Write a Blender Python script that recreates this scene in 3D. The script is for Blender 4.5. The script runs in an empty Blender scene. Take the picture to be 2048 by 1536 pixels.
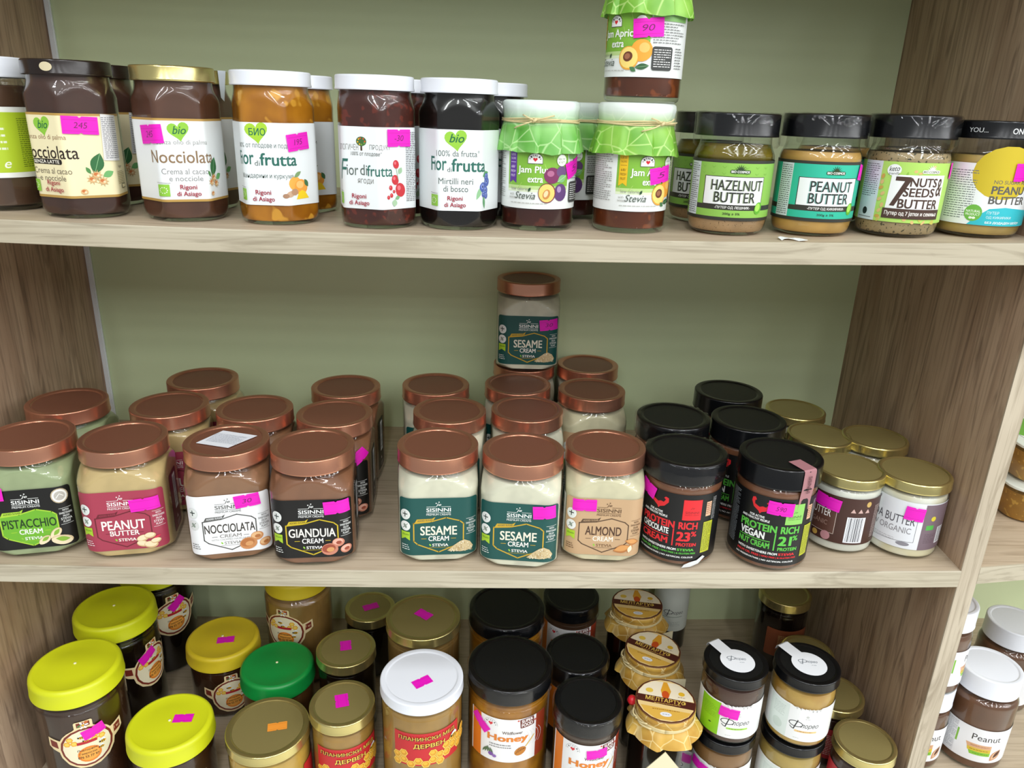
import bpy, bmesh, math, random
from mathutils import Vector, Matrix
random.seed(7)
S = bpy.context.scene
C = S.collection

# ------------------------------------------------------------------ camera
def cam_axes(yaw, pitch, roll):
    cy, sy, cp, sp, cr, sr = (math.cos(yaw), math.sin(yaw), math.cos(pitch), math.sin(pitch), math.cos(roll), math.sin(roll))
    f = Vector((sy*cp, cy*cp, -sp)); r = Vector((cy, -sy, 0)); u = r.cross(f)
    return cr*r + sr*u, -sr*r + cr*u, f
cd = bpy.data.cameras.new('camera'); cam = bpy.data.objects.new('camera', cd); C.objects.link(cam)
r_, u_, f_ = cam_axes(.0449, .3500, .0332)
cam.matrix_world = Matrix(((r_.x, u_.x, -f_.x, .4638), (r_.y, u_.y, -f_.y, -.6025), (r_.z, u_.z, -f_.z, .4023), (0, 0, 0, 1)))
cd.sensor_width = 36; cd.lens = 1514/2048*36; cd.clip_start = .01
S.camera = cam
# ------------------------------------------------------------------ light
S.view_settings.view_transform = 'Standard'; S.view_settings.look = 'None'
S.view_settings.gamma = 1; S.view_settings.use_curve_mapping = False
S.view_settings.exposure = 0.0
wd = bpy.data.worlds.new('shop_ambient'); S.world = wd; wd.use_nodes = True
wd.node_tree.nodes['Background'].inputs[0].default_value = (.93, .97, 1, 1)
wd.node_tree.nodes['Background'].inputs[1].default_value = .38
def panel_light(x, y, z, sx, sy, w):
    l = bpy.data.lights.new('ceiling_panel', 'AREA'); l.shape = 'RECTANGLE'; l.size = sx; l.size_y = sy; l.energy = w
    l.color = (.97, .985, 1)
    o = bpy.data.objects.new('ceiling_panel', l); C.objects.link(o); o.location = (x, y, z)
for lx, e in ((-.2, 3.4), (.45, 3.4), (1.1, 3.4), (1.75, 3.4), (2.4, 3.4), (3.05, 3.4), (3.9, 7.6), (4.75, 7.6), (5.6, 7.6)):
    for j in range(9):                                 # rows of LED spots in the shop ceiling, in front of the shelf and off to the right
        panel_light(lx, -.6-.3125*j, 1.35, .13, .2, e*6/9)

# ------------------------------------------------------------------ materials
def lin(h):
    h = h.lstrip('#'); o = []
    for i in (0, 2, 4):
        c = int(h[i:i+2], 16)/255
        o.append(c/12.92 if c <= .04045 else ((c+.055)/1.055)**2.4)
    return (*o, 1)
MC = {}
def mat(h, rough=.45, metal=0., coat=0., bump=0., bscale=300., spec=.5):
    k = (h, rough, metal, coat, bump, bscale, spec)
    if k in MC: return MC[k]
    m = bpy.data.materials.new('paint_'+h.strip('#')); m.use_nodes = True
    nt = m.node_tree; b = nt.nodes['Principled BSDF']
    b.inputs['Base Color'].default_value = lin(h); b.inputs['Roughness'].default_value = rough
    b.inputs['Metallic'].default_value = metal; b.inputs['Coat Weight'].default_value = coat
    b.inputs['Coat Roughness'].default_value = .06; b.inputs['Specular IOR Level'].default_value = spec
    if bump:
        tc = nt.nodes.new('ShaderNodeTexCoord'); n = nt.nodes.new('ShaderNodeTexNoise'); n.inputs['Scale'].default_value = bscale
        n.inputs['Detail'].default_value = 4
        bp = nt.nodes.new('ShaderNodeBump'); bp.inputs['Strength'].default_value = bump; bp.inputs['Distance'].default_value = .001
        nt.links.new(tc.outputs['Object'], n.inputs['Vector']); nt.links.new(n.outputs['Fac'], bp.inputs['Height'])
        nt.links.new(bp.outputs['Normal'], b.inputs['Normal'])
    MC[k] = m; return m
def ink(h): return mat(h, .42)
def wood(name, c0, c1, c2, axis, rough=.5, streak=1.):
    """oak decor: fine pores and broad streaks running along one axis"""
    m = bpy.data.materials.new(name); m.use_nodes = True; nt = m.node_tree; L = nt.links.new
    b = nt.nodes['Principled BSDF']; b.inputs['Roughness'].default_value = rough
    tc = nt.nodes.new('ShaderNodeTexCoord')
    def noise(sc, detail, dist=0.):
        mp = nt.nodes.new('ShaderNodeMapping'); mp.inputs['Scale'].default_value = sc
        n = nt.nodes.new('ShaderNodeTexNoise'); n.inputs['Scale'].default_value = 1; n.inputs['Detail'].default_value = detail
        n.inputs['Distortion'].default_value = dist
        L(tc.outputs['Object'], mp.inputs['Vector']); L(mp.outputs['Vector'], n.inputs['Vector']); return n
    def sc(a, c): v = [c, c, c]; v['XYZ'.index(axis)] = a; return v
    n1 = noise(sc(2.6, 15), 4, 1.6); n2 = noise(sc(9, 330), 3); n3 = noise(sc(6, 52), 6, 2.2)
    r1 = nt.nodes.new('ShaderNodeValToRGB'); e = r1.color_ramp.elements
    e[0].position = .32; e[0].color = lin(c1); e[1].position = .66; e[1].color = lin(c0)
    L(n1.outputs['Fac'], r1.inputs['Fac'])
    r3 = nt.nodes.new('ShaderNodeValToRGB'); e = r3.color_ramp.elements
    e[0].position = .34; e[0].color = (1, 1, 1, 1); e[1].position = .47; e[1].color = (0, 0, 0, 1); L(n3.outputs['Fac'], r3.inputs['Fac'])
    mt = nt.nodes.new('ShaderNodeMath'); mt.operation = 'MULTIPLY'; mt.inputs[1].default_value = .6*streak; L(r3.outputs['Color'], mt.inputs[0])
    mx = nt.nodes.new('ShaderNodeMix'); mx.data_type = 'RGBA'; L(mt.outputs[0], mx.inputs['Factor']); L(r1.outputs['Color'], mx.inputs['A']); mx.inputs['B'].default_value = lin(c2)
    r2 = nt.nodes.new('ShaderNodeValToRGB'); e = r2.color_ramp.elements
    e[0].position = .36; e[0].color = (1, 1, 1, 1); e[1].position = .5; e[1].color = (0, 0, 0, 1); L(n2.outputs['Fac'], r2.inputs['Fac'])
    m2 = nt.nodes.new('ShaderNodeMath'); m2.operation = 'MULTIPLY'; m2.inputs[1].default_value = .38; L(r2.outputs['Color'], m2.inputs[0])
    my = nt.nodes.new('ShaderNodeMix'); my.data_type = 'RGBA'; L(m2.outputs[0], my.inputs['Factor']); L(mx.outputs['Result'], my.inputs['A']); my.inputs['B'].default_value = lin(c2)
    L(my.outputs['Result'], b.inputs['Base Color'])
    bp = nt.nodes.new('ShaderNodeBump'); bp.inputs['Strength'].default_value = .25; bp.inputs['Distance'].default_value = .0004
    L(n2.outputs['Fac'], bp.inputs['Height']); L(bp.outputs['Normal'], b.inputs['Normal'])
    return m
def glass_mat(name, tint=(.95, .97, .95), rough=.02, boost=1., bump=0., bscale=120):
    m = bpy.data.materials.new(name); m.use_nodes = True; nt = m.node_tree; nt.nodes.remove(nt.nodes['Principled BSDF'])
    out = nt.nodes['Material Output']; tr = nt.nodes.new('ShaderNodeBsdfTransparent'); tr.inputs[0].default_value = (*tint, 1)
    gl = nt.nodes.new('ShaderNodeBsdfGlossy'); gl.inputs['Roughness'].default_value = rough
    fr = nt.nodes.new('ShaderNodeLayerWeight'); fr.inputs['Blend'].default_value = .5      # thin wall: same reflectance from both sides
    pw = nt.nodes.new('ShaderNodeMath'); pw.operation = 'POWER'; pw.inputs[1].default_value = 4
    ma = nt.nodes.new('ShaderNodeMath'); ma.operation = 'MULTIPLY_ADD'; ma.inputs[1].default_value = .75; ma.inputs[2].default_value = .045
    mu = nt.nodes.new('ShaderNodeMath'); mu.operation = 'MULTIPLY'; mu.inputs[1].default_value = boost; mu.use_clamp = True
    mx = nt.nodes.new('ShaderNodeMixShader'); L = nt.links.new
    L(fr.outputs['Facing'], pw.inputs[0]); L(pw.outputs[0], ma.inputs[0]); L(ma.outputs[0], mu.inputs[0]); L(mu.outputs[0], mx.inputs[0]); L(tr.outputs[0], mx.inputs[1]); L(gl.outputs[0], mx.inputs[2]); L(mx.outputs[0], out.inputs['Surface'])
    if bump:
        tc = nt.nodes.new('ShaderNodeTexCoord'); n = nt.nodes.new('ShaderNodeTexNoise'); n.inputs['Scale'].default_value = bscale; n.inputs['Detail'].default_value = 3; n.inputs['Distortion'].default_value = 1.5
        bp = nt.nodes.new('ShaderNodeBump'); bp.inputs['Strength'].default_value = bump; bp.inputs['Distance'].default_value = .002
        L(tc.outputs['Object'], n.inputs['Vector']); L(n.outputs['Fac'], bp.inputs['Height']); L(bp.outputs['Normal'], gl.inputs['Normal']); L(bp.outputs['Normal'], fr.inputs['Normal'])
    return m
GLASS = glass_mat('clear_glass'); FILM = glass_mat('shrink_film', (.98, .98, .98), .03, .55, .3, 45)
def food(h, rough=.35, speck=None, dens=.62, scale=700, h2=None):
    k = ('food', h, speck, dens, scale, h2)
    if k in MC: return MC[k]
    m = bpy.data.materials.new('food_'+h.strip('#')); m.use_nodes = True; nt = m.node_tree; L = nt.links.new
    b = nt.nodes['Principled BSDF']; b.inputs['Roughness'].default_value = rough
    b.inputs['Base Color'].default_value = lin(h)
    tc = nt.nodes.new('ShaderNodeTexCoord'); n = nt.nodes.new('ShaderNodeTexNoise'); n.inputs['Scale'].default_value = 45; n.inputs['Detail'].default_value = 2
    L(tc.outputs['Object'], n.inputs['Vector'])
    mx = nt.nodes.new('ShaderNodeMix'); mx.data_type = 'RGBA'; mx.inputs['A'].default_value = lin(h)
    mx.inputs['B'].default_value = lin(h2) if h2 else tuple(min(1, c*.78) for c in lin(h)[:3])+(1,)
    rp = nt.nodes.new('ShaderNodeValToRGB'); rp.color_ramp.elements[0].position = .4; rp.color_ramp.elements[1].position = .65
    L(n.outputs['Fac'], rp.inputs['Fac']); L(rp.outputs['Color'], mx.inputs['Factor']); last = mx.outputs['Result']
    if speck:
        n2 = nt.nodes.new('ShaderNodeTexNoise'); n2.inputs['Scale'].default_value = scale; n2.inputs['Detail'].default_value = 1
        L(tc.outputs['Object'], n2.inputs['Vector'])
        r2 = nt.nodes.new('ShaderNodeValToRGB'); r2.color_ramp.elements[0].position = dens; r2.color_ramp.elements[1].position = dens+.06; L(n2.outputs['Fac'], r2.inputs['Fac'])
        m2 = nt.nodes.new('ShaderNodeMix'); m2.data_type = 'RGBA'; L(r2.outputs['Color'], m2.inputs['Factor']); L(last, m2.inputs['A']); m2.inputs['B'].default_value = lin(speck); last = m2.outputs['Result']
    L(last, b.inputs['Base Color']); MC[k] = m; return m
def leaf_mat(name, zlo, zhi, dark, light, top, vein):
    """paper jar cover printed with a veined leaf, pale on its crown"""
    m = bpy.data.materials.new(name); m.use_nodes = True; nt = m.node_tree; L = nt.links.new
    b = nt.nodes['Principled BSDF']; b.inputs['Roughness'].default_value = .38
    tc = nt.nodes.new('ShaderNodeTexCoord')
    v = nt.nodes.new('ShaderNodeTexVoronoi'); v.feature = 'DISTANCE_TO_EDGE'; v.inputs['Scale'].default_value = 58; L(tc.outputs['Object'], v.inputs['Vector'])
    rv = nt.nodes.new('ShaderNodeValToRGB'); e = rv.color_ramp.elements; e[0].position = .006; e[0].color = (1, 1, 1, 1); e[1].position = .04; e[1].color = (0, 0, 0, 1); L(v.outputs['Distance'], rv.inputs['Fac'])
    n = nt.nodes.new('ShaderNodeTexNoise'); n.inputs['Scale'].default_value = 38; L(tc.outputs['Object'], n.inputs['Vector'])
    rn = nt.nodes.new('ShaderNodeValToRGB'); e = rn.color_ramp.elements; e[0].position = .35; e[0].color = lin(dark); e[1].position = .65; e[1].color = lin(light); L(n.outputs['Fac'], rn.inputs['Fac'])
    mx = nt.nodes.new('ShaderNodeMix'); mx.data_type = 'RGBA'; L(rn.outputs['Color'], mx.inputs['A']); mx.inputs['B'].default_value = lin(vein)
    mm = nt.nodes.new('ShaderNodeMath'); mm.operation = 'MULTIPLY'; mm.inputs[1].default_value = .75; L(rv.outputs['Color'], mm.inputs[0]); L(mm.outputs[0], mx.inputs['Factor'])
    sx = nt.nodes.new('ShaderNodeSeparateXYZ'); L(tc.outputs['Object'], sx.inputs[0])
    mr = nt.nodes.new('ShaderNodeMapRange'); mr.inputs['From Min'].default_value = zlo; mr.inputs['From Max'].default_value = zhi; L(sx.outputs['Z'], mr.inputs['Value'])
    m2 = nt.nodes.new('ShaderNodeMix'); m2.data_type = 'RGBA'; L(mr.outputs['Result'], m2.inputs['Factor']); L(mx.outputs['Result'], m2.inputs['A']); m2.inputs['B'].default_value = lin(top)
    L(m2.outputs['Result'], b.inputs['Base Color']); return m

# ------------------------------------------------------------------ mesh helpers
def mesh(name, V, F, mats, parent=None, mi=None, smooth=True, normals=None, loc=None, sharp=None):
    me = bpy.data.meshes.new(name); me.from_pydata(V, [], F)
    for m in (mats if isinstance(mats, (list, tuple)) else [mats]): me.materials.append(m)
    if mi: me.polygons.foreach_set('material_index', mi)
    if smooth: me.polygons.foreach_set('use_smooth', [True]*len(me.polygons))
    me.update()
    if sharp and smooth: me.set_sharp_from_angle(angle=math.radians(sharp))
    if normals: me.normals_split_custom_set_from_vertices(normals)
    o = bpy.data.objects.new(name, me); C.objects.link(o)
    if parent: o.parent = parent
    if loc: o.location = loc
    return o
def thing(name, label, cat, loc, rz=0, group=None):
    o = bpy.data.objects.new(name, None); C.objects.link(o); o.empty_display_size = .01
    o.location = loc; o.rotation_euler = (0, 0, rz); o['label'] = label; o['category'] = cat
    if group: o['group'] = group
    return o
def copy_tree(o, loc, rz, label, parent=None, top=True, skip=()):
    c = o.copy(); C.objects.link(c)
    if top:
        c.location = loc; c.rotation_euler = (0, 0, rz); c['label'] = label
    else: c.parent = parent
    for ch in list(o.children):
        if ch.name.split('.')[0] not in skip: copy_tree(ch, None, 0, None, c, False)
    return c
def box(x0, y0, z0, x1, y1, z1, bev=0.):
    bm = bmesh.new(); bmesh.ops.create_cube(bm, size=1)
    for v in bm.verts: v.co = Vector(((x0+x1)/2+v.co.x*(x1-x0), (y0+y1)/2+v.co.y*(y1-y0), (z0+z1)/2+v.co.z*(z1-z0)))
    if bev: bmesh.ops.bevel(bm, geom=bm.edges[:], offset=bev, segments=2, affect='EDGES')
    V = [tuple(v.co) for v in bm.verts]; bm.verts.index_update(); F = [[v.index for v in f.verts] for f in bm.faces]; bm.free(); return V, F
def tube(pts, r, n=6):
    V, F = [], []; P = [Vector(p) for p in pts]
    for i, p in enumerate(P):
        t = (P[min(i+1, len(P)-1)]-P[max(i-1, 0)]).normalized(); a = t.cross(Vector((0, 0, 1)))
        if a.length < 1e-3: a = t.cross(Vector((1, 0, 0)))
        a.normalize(); b = t.cross(a); rr = r[i] if isinstance(r, (list, tuple)) else r
        for k in range(n):
            w = 2*math.pi*k/n; V.append(tuple(p+rr*(math.cos(w)*a+math.sin(w)*b)))
    for i in range(len(P)-1):
        for k in range(n): F.append((i*n+k, i*n+(k+1) % n, (i+1)*n+(k+1) % n, (i+1)*n+k))
    F.append(list(range(n))[::-1]); F.append([(len(P)-1)*n+k for k in range(n)]); return V, F
def join(*parts):
    V, F = [], []
    for v, f in parts:
        b = len(V); V += v; F += [[i+b for i in q] for q in f]
    return V, F
class Sect:
    """plan of a jar wall: round, hexagonal or rounded square; maps label millimetres onto it"""
    G = .002
    def __init__(s, kind, r, rc=.006):
        s.kind, s.r, s.rc = kind, r, rc
        P = []
        if kind == 'round':
            P = [(r*math.sin(a), -r*math.cos(a)) for a in [2*math.pi*i/360 for i in range(360)]]
        else:
            n = 6 if kind == 'hex' else 4; ap = r                      # r = apothem
            R = (ap-rc)/math.cos(math.pi/n)
            for k in range(n):
                a = 2*math.pi*(k+.5)/n; cx, cy = R*math.sin(a), -R*math.cos(a)
                for j in range(13):
                    b = 2*math.pi*k/n + 2*math.pi/n*j/12; P.append((cx+rc*math.sin(b), cy-rc*math.cos(b)))
            # start at the front centre
            P = [(0, -ap)]+P
        P.append(P[0]); s.P = P
        s.L = [0]
        for i in range(1, len(P)): s.L.append(s.L[-1]+math.hypot(P[i][0]-P[i-1][0], P[i][1]-P[i-1][1]))
        s.per = s.L[-1]; s.cache = {}
    def rad(s, th):
        """radius in direction th (0 = front, -Y)"""
        if s.kind == 'round': return s.r
        n = 6 if s.kind == 'hex' else 4; st = 2*math.pi/n
        a = (th+st/2) % st - st/2
        ap, rc = s.r, s.rc; R = (ap-rc)/math.cos(st/2)
        fl = (ap-rc)*math.tan(st/2)                                     # half flat
        if abs(math.tan(a))*ap <= fl: return ap/math.cos(a)
        d = st/2-abs(a); return R*math.cos(d)+math.sqrt(max(0, rc*rc-(R*math.sin(d))**2))
    def raw(s, u):
        u %= s.per; lo, hi = 0, len(s.L)-1
        while hi-lo > 1:
            m = (lo+hi)//2
            if s.L[m] <= u: lo = m
            else: hi = m
        t = (u-s.L[lo])/max(1e-9, s.L[hi]-s.L[lo]); a, b = s.P[lo], s.P[hi]
        return a[0]+(b[0]-a[0])*t, a[1]+(b[1]-a[1])*t
    def grid(s, k):
        if k not in s.cache:
            x, y = s.raw(k*s.G); x0, y0 = s.raw(k*s.G-.0015); x1, y1 = s.raw(k*s.G+.0015)
            d = math.hypot(x1-x0, y1-y0); s.cache[k] = (x, y, (y1-y0)/d, -(x1-x0)/d)
        return s.cache[k]
    def map(s, u, v, off):
        k = math.floor(u/s.G+1e-7); t = u/s.G-k; a, b = s.grid(k), s.grid(k+1)
        q = [a[i]+(b[i]-a[i])*t for i in range(4)]; l = math.hypot(q[2], q[3]) or 1
        return (q[0]+q[2]*off, q[1]+q[3]*off, v), (q[2]/l, q[3]/l, 0)
def lathe(prof, sect=None, n=64, rib=None, close_top=True, close_bot=True):
    """prof: (z, r) upwards; sect limits the radius to a prism; rib = (z0, z1, count, depth)"""
    V, F = [], []; m = len(prof)
    for z, r in prof:
        for k in range(n):
            th = 2*math.pi*k/n; rr = r
            if sect:
                q = sect.rad(th); d = q-r; w = .0022                       # smooth minimum
                h = max(0, min(1, .5+.5*d/w)); rr = q+(r-q)*h-w*h*(1-h)*.5
            if rib and rib[0] <= z <= rib[1] and k % 2: rr -= rib[3]
            V.append((rr*math.sin(th), -rr*math.cos(th), z))
    for i in range(m-1):
        for k in range(n): F.append((i*n+k, i*n+(k+1) % n, (i+1)*n+(k+1) % n, (i+1)*n+k))
    if close_bot: F.append(list(range(n))[::-1])
    if close_top: F.append([(m-1)*n+k for k in range(n)])
    return V, F
def smooth_prof(pts, sub=5):
    out = []
    for i in range(len(pts)-1):
        p0 = pts[max(i-1, 0)]; p1 = pts[i]; p2 = pts[i+1]; p3 = pts[min(i+2, len(pts)-1)]
        for j in range(sub):
            t = j/sub
            out.append(tuple(.5*((2*p1[a])+(-p0[a]+p2[a])*t+(2*p0[a]-5*p1[a]+4*p2[a]-p3[a])*t*t+(-p0[a]+3*p1[a]-3*p2[a]+p3[a])*t**3) for a in (0, 1)))
    out.append(pts[-1]); return out

# ------------------------------------------------------------------ printing: flat graphics wrapped on jar walls (millimetres)
TX = {}; NC = {}
fc = bpy.data.curves.new('type', 'FONT'); fo = bpy.data.objects.new('type', fc)
def text_tris(s, bold=0., shear=0.):
    k = (s, bold, shear)
    if k not in TX:
        fc.body = s; fc.shear = shear; fc.resolution_u = 3
        me = bpy.data.meshes.new_from_object(fo); me.calc_loop_triangles()
        P = [(v.co.x, v.co.y) for v in me.vertices]
        T = [[P[i] for i in t.vertices] for t in me.loop_triangles]
        bpy.data.meshes.remove(me)
        if bold >= .008:                                # heavier weight: the letter struck four times, slightly shifted
            d = bold*.62; T = [[(p[0]+dx, p[1]+dy) for p in t] for dx, dy in ((-d, -d*.6), (d, -d*.6), (-d, d*.6), (d, d*.6)) for t in T]; NC[k] = 4
        if T:
            xs = [p[0] for t in T for p in t]; ys = [p[1] for t in T for p in t]
            x0, x1, y0, y1 = min(xs), max(xs), min(ys), max(ys); w = max(x1-x0, 1e-6); h = max(y1-y0, 1e-6)
            T = [[((p[0]-x0)/w-.5, (p[1]-y0)/h-.5) for p in t] for t in T]
        TX[k] = T
    return TX[k]
def rot(p, a, c=(0, 0)):
    if not a: return p
    s, k = math.sin(math.radians(a)), math.cos(math.radians(a)); x, y = p[0]-c[0], p[1]-c[1]
    return (c[0]+x*k-y*s, c[1]+x*s+y*k)
def T(s, u, v, w, h, col, bold=.012, shear=0., r=0, tag='lettering'):
    return (tag, col, [[(lambda q: (u+q[0], v+q[1]))(rot((p[0]*w, p[1]*h), r)) for p in t] for t in text_tris(s, bold, shear)], NC.get((s, bold, shear), 1))
def P(pts, col, tag='artwork'):
    if len(pts) == 3: return (tag, col, [list(pts)])
    bm = bmesh.new(); f = bm.faces.new([bm.verts.new((p[0], p[1], 0)) for p in pts]); bmesh.ops.triangulate(bm, faces=[f])
    o = [[(v.co.x, v.co.y) for v in f.verts] for f in bm.faces]; bm.free()
    return (tag, col, o)
def R(u0, v0, u1, v1, col, tag='artwork', r=0, rc=0):
    c = ((u0+u1)/2, (v0+v1)/2)
    if rc:
        q = []
        for cx, cy, a0 in ((u1-rc, v1-rc, 0), (u0+rc, v1-rc, 90), (u0+rc, v0+rc, 180), (u1-rc, v0+rc, 270)):
            for j in range(5):
                a = math.radians(a0+90*j/4); q.append((cx+rc*math.cos(a), cy+rc*math.sin(a)))
    else: q = [(u0, v0), (u1, v0), (u1, v1), (u0, v1)]
    q = [rot(p, r, c) for p in q]
    return (tag, col, [[q[0], q[i], q[i+1]] for i in range(1, len(q)-1)])
def E(u, v, rx, ry, col, tag='artwork', r=0, n=18, a0=0, a1=360):
    q = [rot((u+rx*math.cos(math.radians(a0+(a1-a0)*i/n)), v+ry*math.sin(math.radians(a0+(a1-a0)*i/n))), r, (u, v)) for i in range(n+1)]
    return (tag, col, [[(u, v), q[i], q[i+1]] for i in range(n)])
def LN(pts, w, col, closed=False, tag='artwork'):
    o = []; n = len(pts)
    for i in range(n if closed else n-1):
        a, b = pts[i], pts[(i+1) % n]; d = math.hypot(b[0]-a[0], b[1]-a[1]) or 1; nx, ny = -(b[1]-a[1])/d*w/2, (b[0]-a[0])/d*w/2
        ex, ey = (b[0]-a[0])/d*w*.3, (b[1]-a[1])/d*w*.3
        q = [(a[0]+nx-ex, a[1]+ny-ey), (b[0]+nx+ex, b[1]+ny+ey), (b[0]-nx+ex, b[1]-ny+ey), (a[0]-nx-ex, a[1]-ny-ey)]
        o += [[q[0], q[1], q[2]], [q[0], q[2], q[3]]]
    return (tag, col, o)
def SM(u0, v0, u1, v1, col, step=1.6, seed=1):
    """block of small print: word-sized dashes"""
    rd = random.Random(seed); o = []; v = v1-step/2
    while v > v0:
        u = u0
        end = u1-(rd.random()*.35*(u1-u0) if rd.random() < .25 else 0)
        while u < end:
            w = min(rd.uniform(1., 3.4), end-u)
            q = [(u, v-step*.17), (u+w, v-step*.17), (u+w, v+step*.17), (u, v+step*.17)]; o += [[q[0], q[1], q[2]], [q[0], q[2], q[3]]]
            u += w+.6
        v -= step
    return ('small_print', col, o)
def BAR(u0, v0, u1, v1, vert=False):
    rd = random.Random(3); it = [R(u0, v0, u1, v1, '#e8ebf0', 'barcode')]; L = (v1-v0) if vert else (u1-u0); t = L*.08; o = []
    while t < L*.92:
        w = rd.choice((.3, .3, .6, .9)); q = (u0+.6, v0+t, u1-.6, v0+t+w) if vert else (u0+t, v0+1.2, u0+t+w, v1-.6)
        o += R(*q, '#333333')[2]; t += w+rd.choice((.35, .5, .8))
    it.append(('barcode', '#3a3a40', o)); return it
def HEART(u, v, s, col, r=0, tag='artwork'):
    pts = []
    for i in range(28):
        a = 2*math.pi*i/28; x = 16*math.sin(a)**3; y = 13*math.cos(a)-5*math.cos(2*a)-2*math.cos(3*a)-math.cos(4*a)
        pts.append(rot((u+x*s/32, v+y*s/32), r, (u, v)))
    return P(pts, col, tag)
def LEAF(u, v, l, w, col, r=0, vein=None):
    pts = [(u-l/2+l*i/8, v+w/2*math.sin(math.pi*i/8)) for i in range(9)]+[(u+l/2-l*i/8, v-w/2*math.sin(math.pi*i/8)) for i in range(1, 8)]
    o = [P([rot(p, r, (u, v)) for p in pts], col, 'picture')]
    if vein: o.append(LN([rot((u-l/2, v), r, (u, v)), rot((u+l/2, v), r, (u, v))], .35, vein, tag='picture'))
    return o
def clip(poly, u, keep_gt):
    o = []; n = len(poly)
    for i in range(n):
        a, b = poly[i], poly[(i+1) % n]; ia = a[0] >= u if keep_gt else a[0] <= u; ib = b[0] >= u if keep_gt else b[0] <= u
        if ia: o.append(a)
        if ia != ib:
            t = (u-a[0])/(b[0]-a[0]); o.append((u, a[1]+(b[1]-a[1])*t))
    return o
def flat(seq):
    for i in seq:
        if isinstance(i, list): yield from flat(i)
        else: yield i
def print_on(items, parent, place, off0=.00015, doff=.000012, grid=None, paint=ink):
    """one mesh per tag; place(u, v, off) -> point, normal (metres)"""
    buf = {}
    for n, it in enumerate(flat(items)):
        tag, col, tris = it[:3]; nc = it[3] if len(it) > 3 else 1; per = max(1, len(tris)//nc)
        b = buf.setdefault(tag, ([], [], [], [], []))
        if col not in b[4]: b[4].append(col)
        ci = b[4].index(col)
        for ti, t in enumerate(tris):
            off = off0+doff*n+(ti//per)*.000003
            t = [(p[0]*.001, p[1]*.001) for p in t]
            if abs((t[1][0]-t[0][0])*(t[2][1]-t[0][1])-(t[2][0]-t[0][0])*(t[1][1]-t[0][1])) < 1e-12: continue
            if (t[1][0]-t[0][0])*(t[2][1]-t[0][1])-(t[2][0]-t[0][0])*(t[1][1]-t[0][1]) < 0: t = t[::-1]
            polys = [t]
            if grid:
                k0 = math.floor(min(p[0] for p in t)/grid+1e-6); k1 = math.ceil(max(p[0] for p in t)/grid-1e-6); polys = []
                for k in range(k0, k1):
                    q = t
                    if k > k0: q = clip(q, k*grid, True)
                    if k < k1-1 and len(q) > 2: q = clip(q, (k+1)*grid, False)
                    if len(q) > 2: polys.append(q)
            for q in polys:
                i0 = len(b[0])
                for p in q:
                    w, nn = place(p[0], p[1], off); b[0].append(w); b[3].append(nn)
                b[1].append(list(range(i0, i0+len(q)))); b[2].append(ci)
    for tag, (V, F, M, N, cols) in buf.items():
        mesh(tag, V, F, [paint(c) for c in cols], parent, M, True, N)
def wrap(sect, z0=0., u0=0.):
    return lambda u, v, o: sect.map(u+u0, v+z0, o)
def flat_top(z, ang=0.):
    c, s = math.cos(ang), math.sin(ang)
    return lambda u, v, o: ((u*c-v*s, u*s+v*c, z+o), (0, 0, 1))
def sheet(name, sect, w, h, z0, col, parent, u0=0., off=.0001, rc=2.5, poly=None, rough=.4):
    """the paper of a label as one curved mesh"""
    it = P(poly, col) if poly else R(-w/2, 0, w/2, h, col, rc=rc)
    V, F, N = [], [], []
    for t in it[2]:
        t = [(p[0]*.001, p[1]*.001) for p in t]
        if (t[1][0]-t[0][0])*(t[2][1]-t[0][1])-(t[2][0]-t[0][0])*(t[1][1]-t[0][1]) < 0: t = t[::-1]
        g = Sect.G; k0 = math.floor(min(p[0] for p in t)/g+1e-6); k1 = math.ceil(max(p[0] for p in t)/g-1e-6)
        for k in range(k0, k1):
            q = t
            if k > k0: q = clip(q, k*g, True)
            if k < k1-1 and len(q) > 2: q = clip(q, (k+1)*g, False)
            if len(q) < 3: continue
            i0 = len(V)
            for p in q:
                a, n = sect.map(p[0]+u0, p[1]+z0, off); V.append(a); N.append(n)
            F.append(list(range(i0, i0+len(q))))
    return mesh(name, V, F, mat(col, rough), parent, None, True, N)
PINK = '#e80fbe'
def sticker_poly(w, h, r=0, u=0, v=0):
    pts = [(-w/2, -h/2), (-1.2, -h/2), (-.6, -h/2+.9), (.6, -h/2+.9), (1.2, -h/2), (w/2, -h/2), (w/2, h/2), (1.2, h/2), (.6, h/2-.9), (-.6, h/2-.9), (-1.2, h/2), (-w/2, h/2)]
    return [(u+q[0], v+q[1]) for q in (rot(p, r) for p in pts)]
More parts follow.
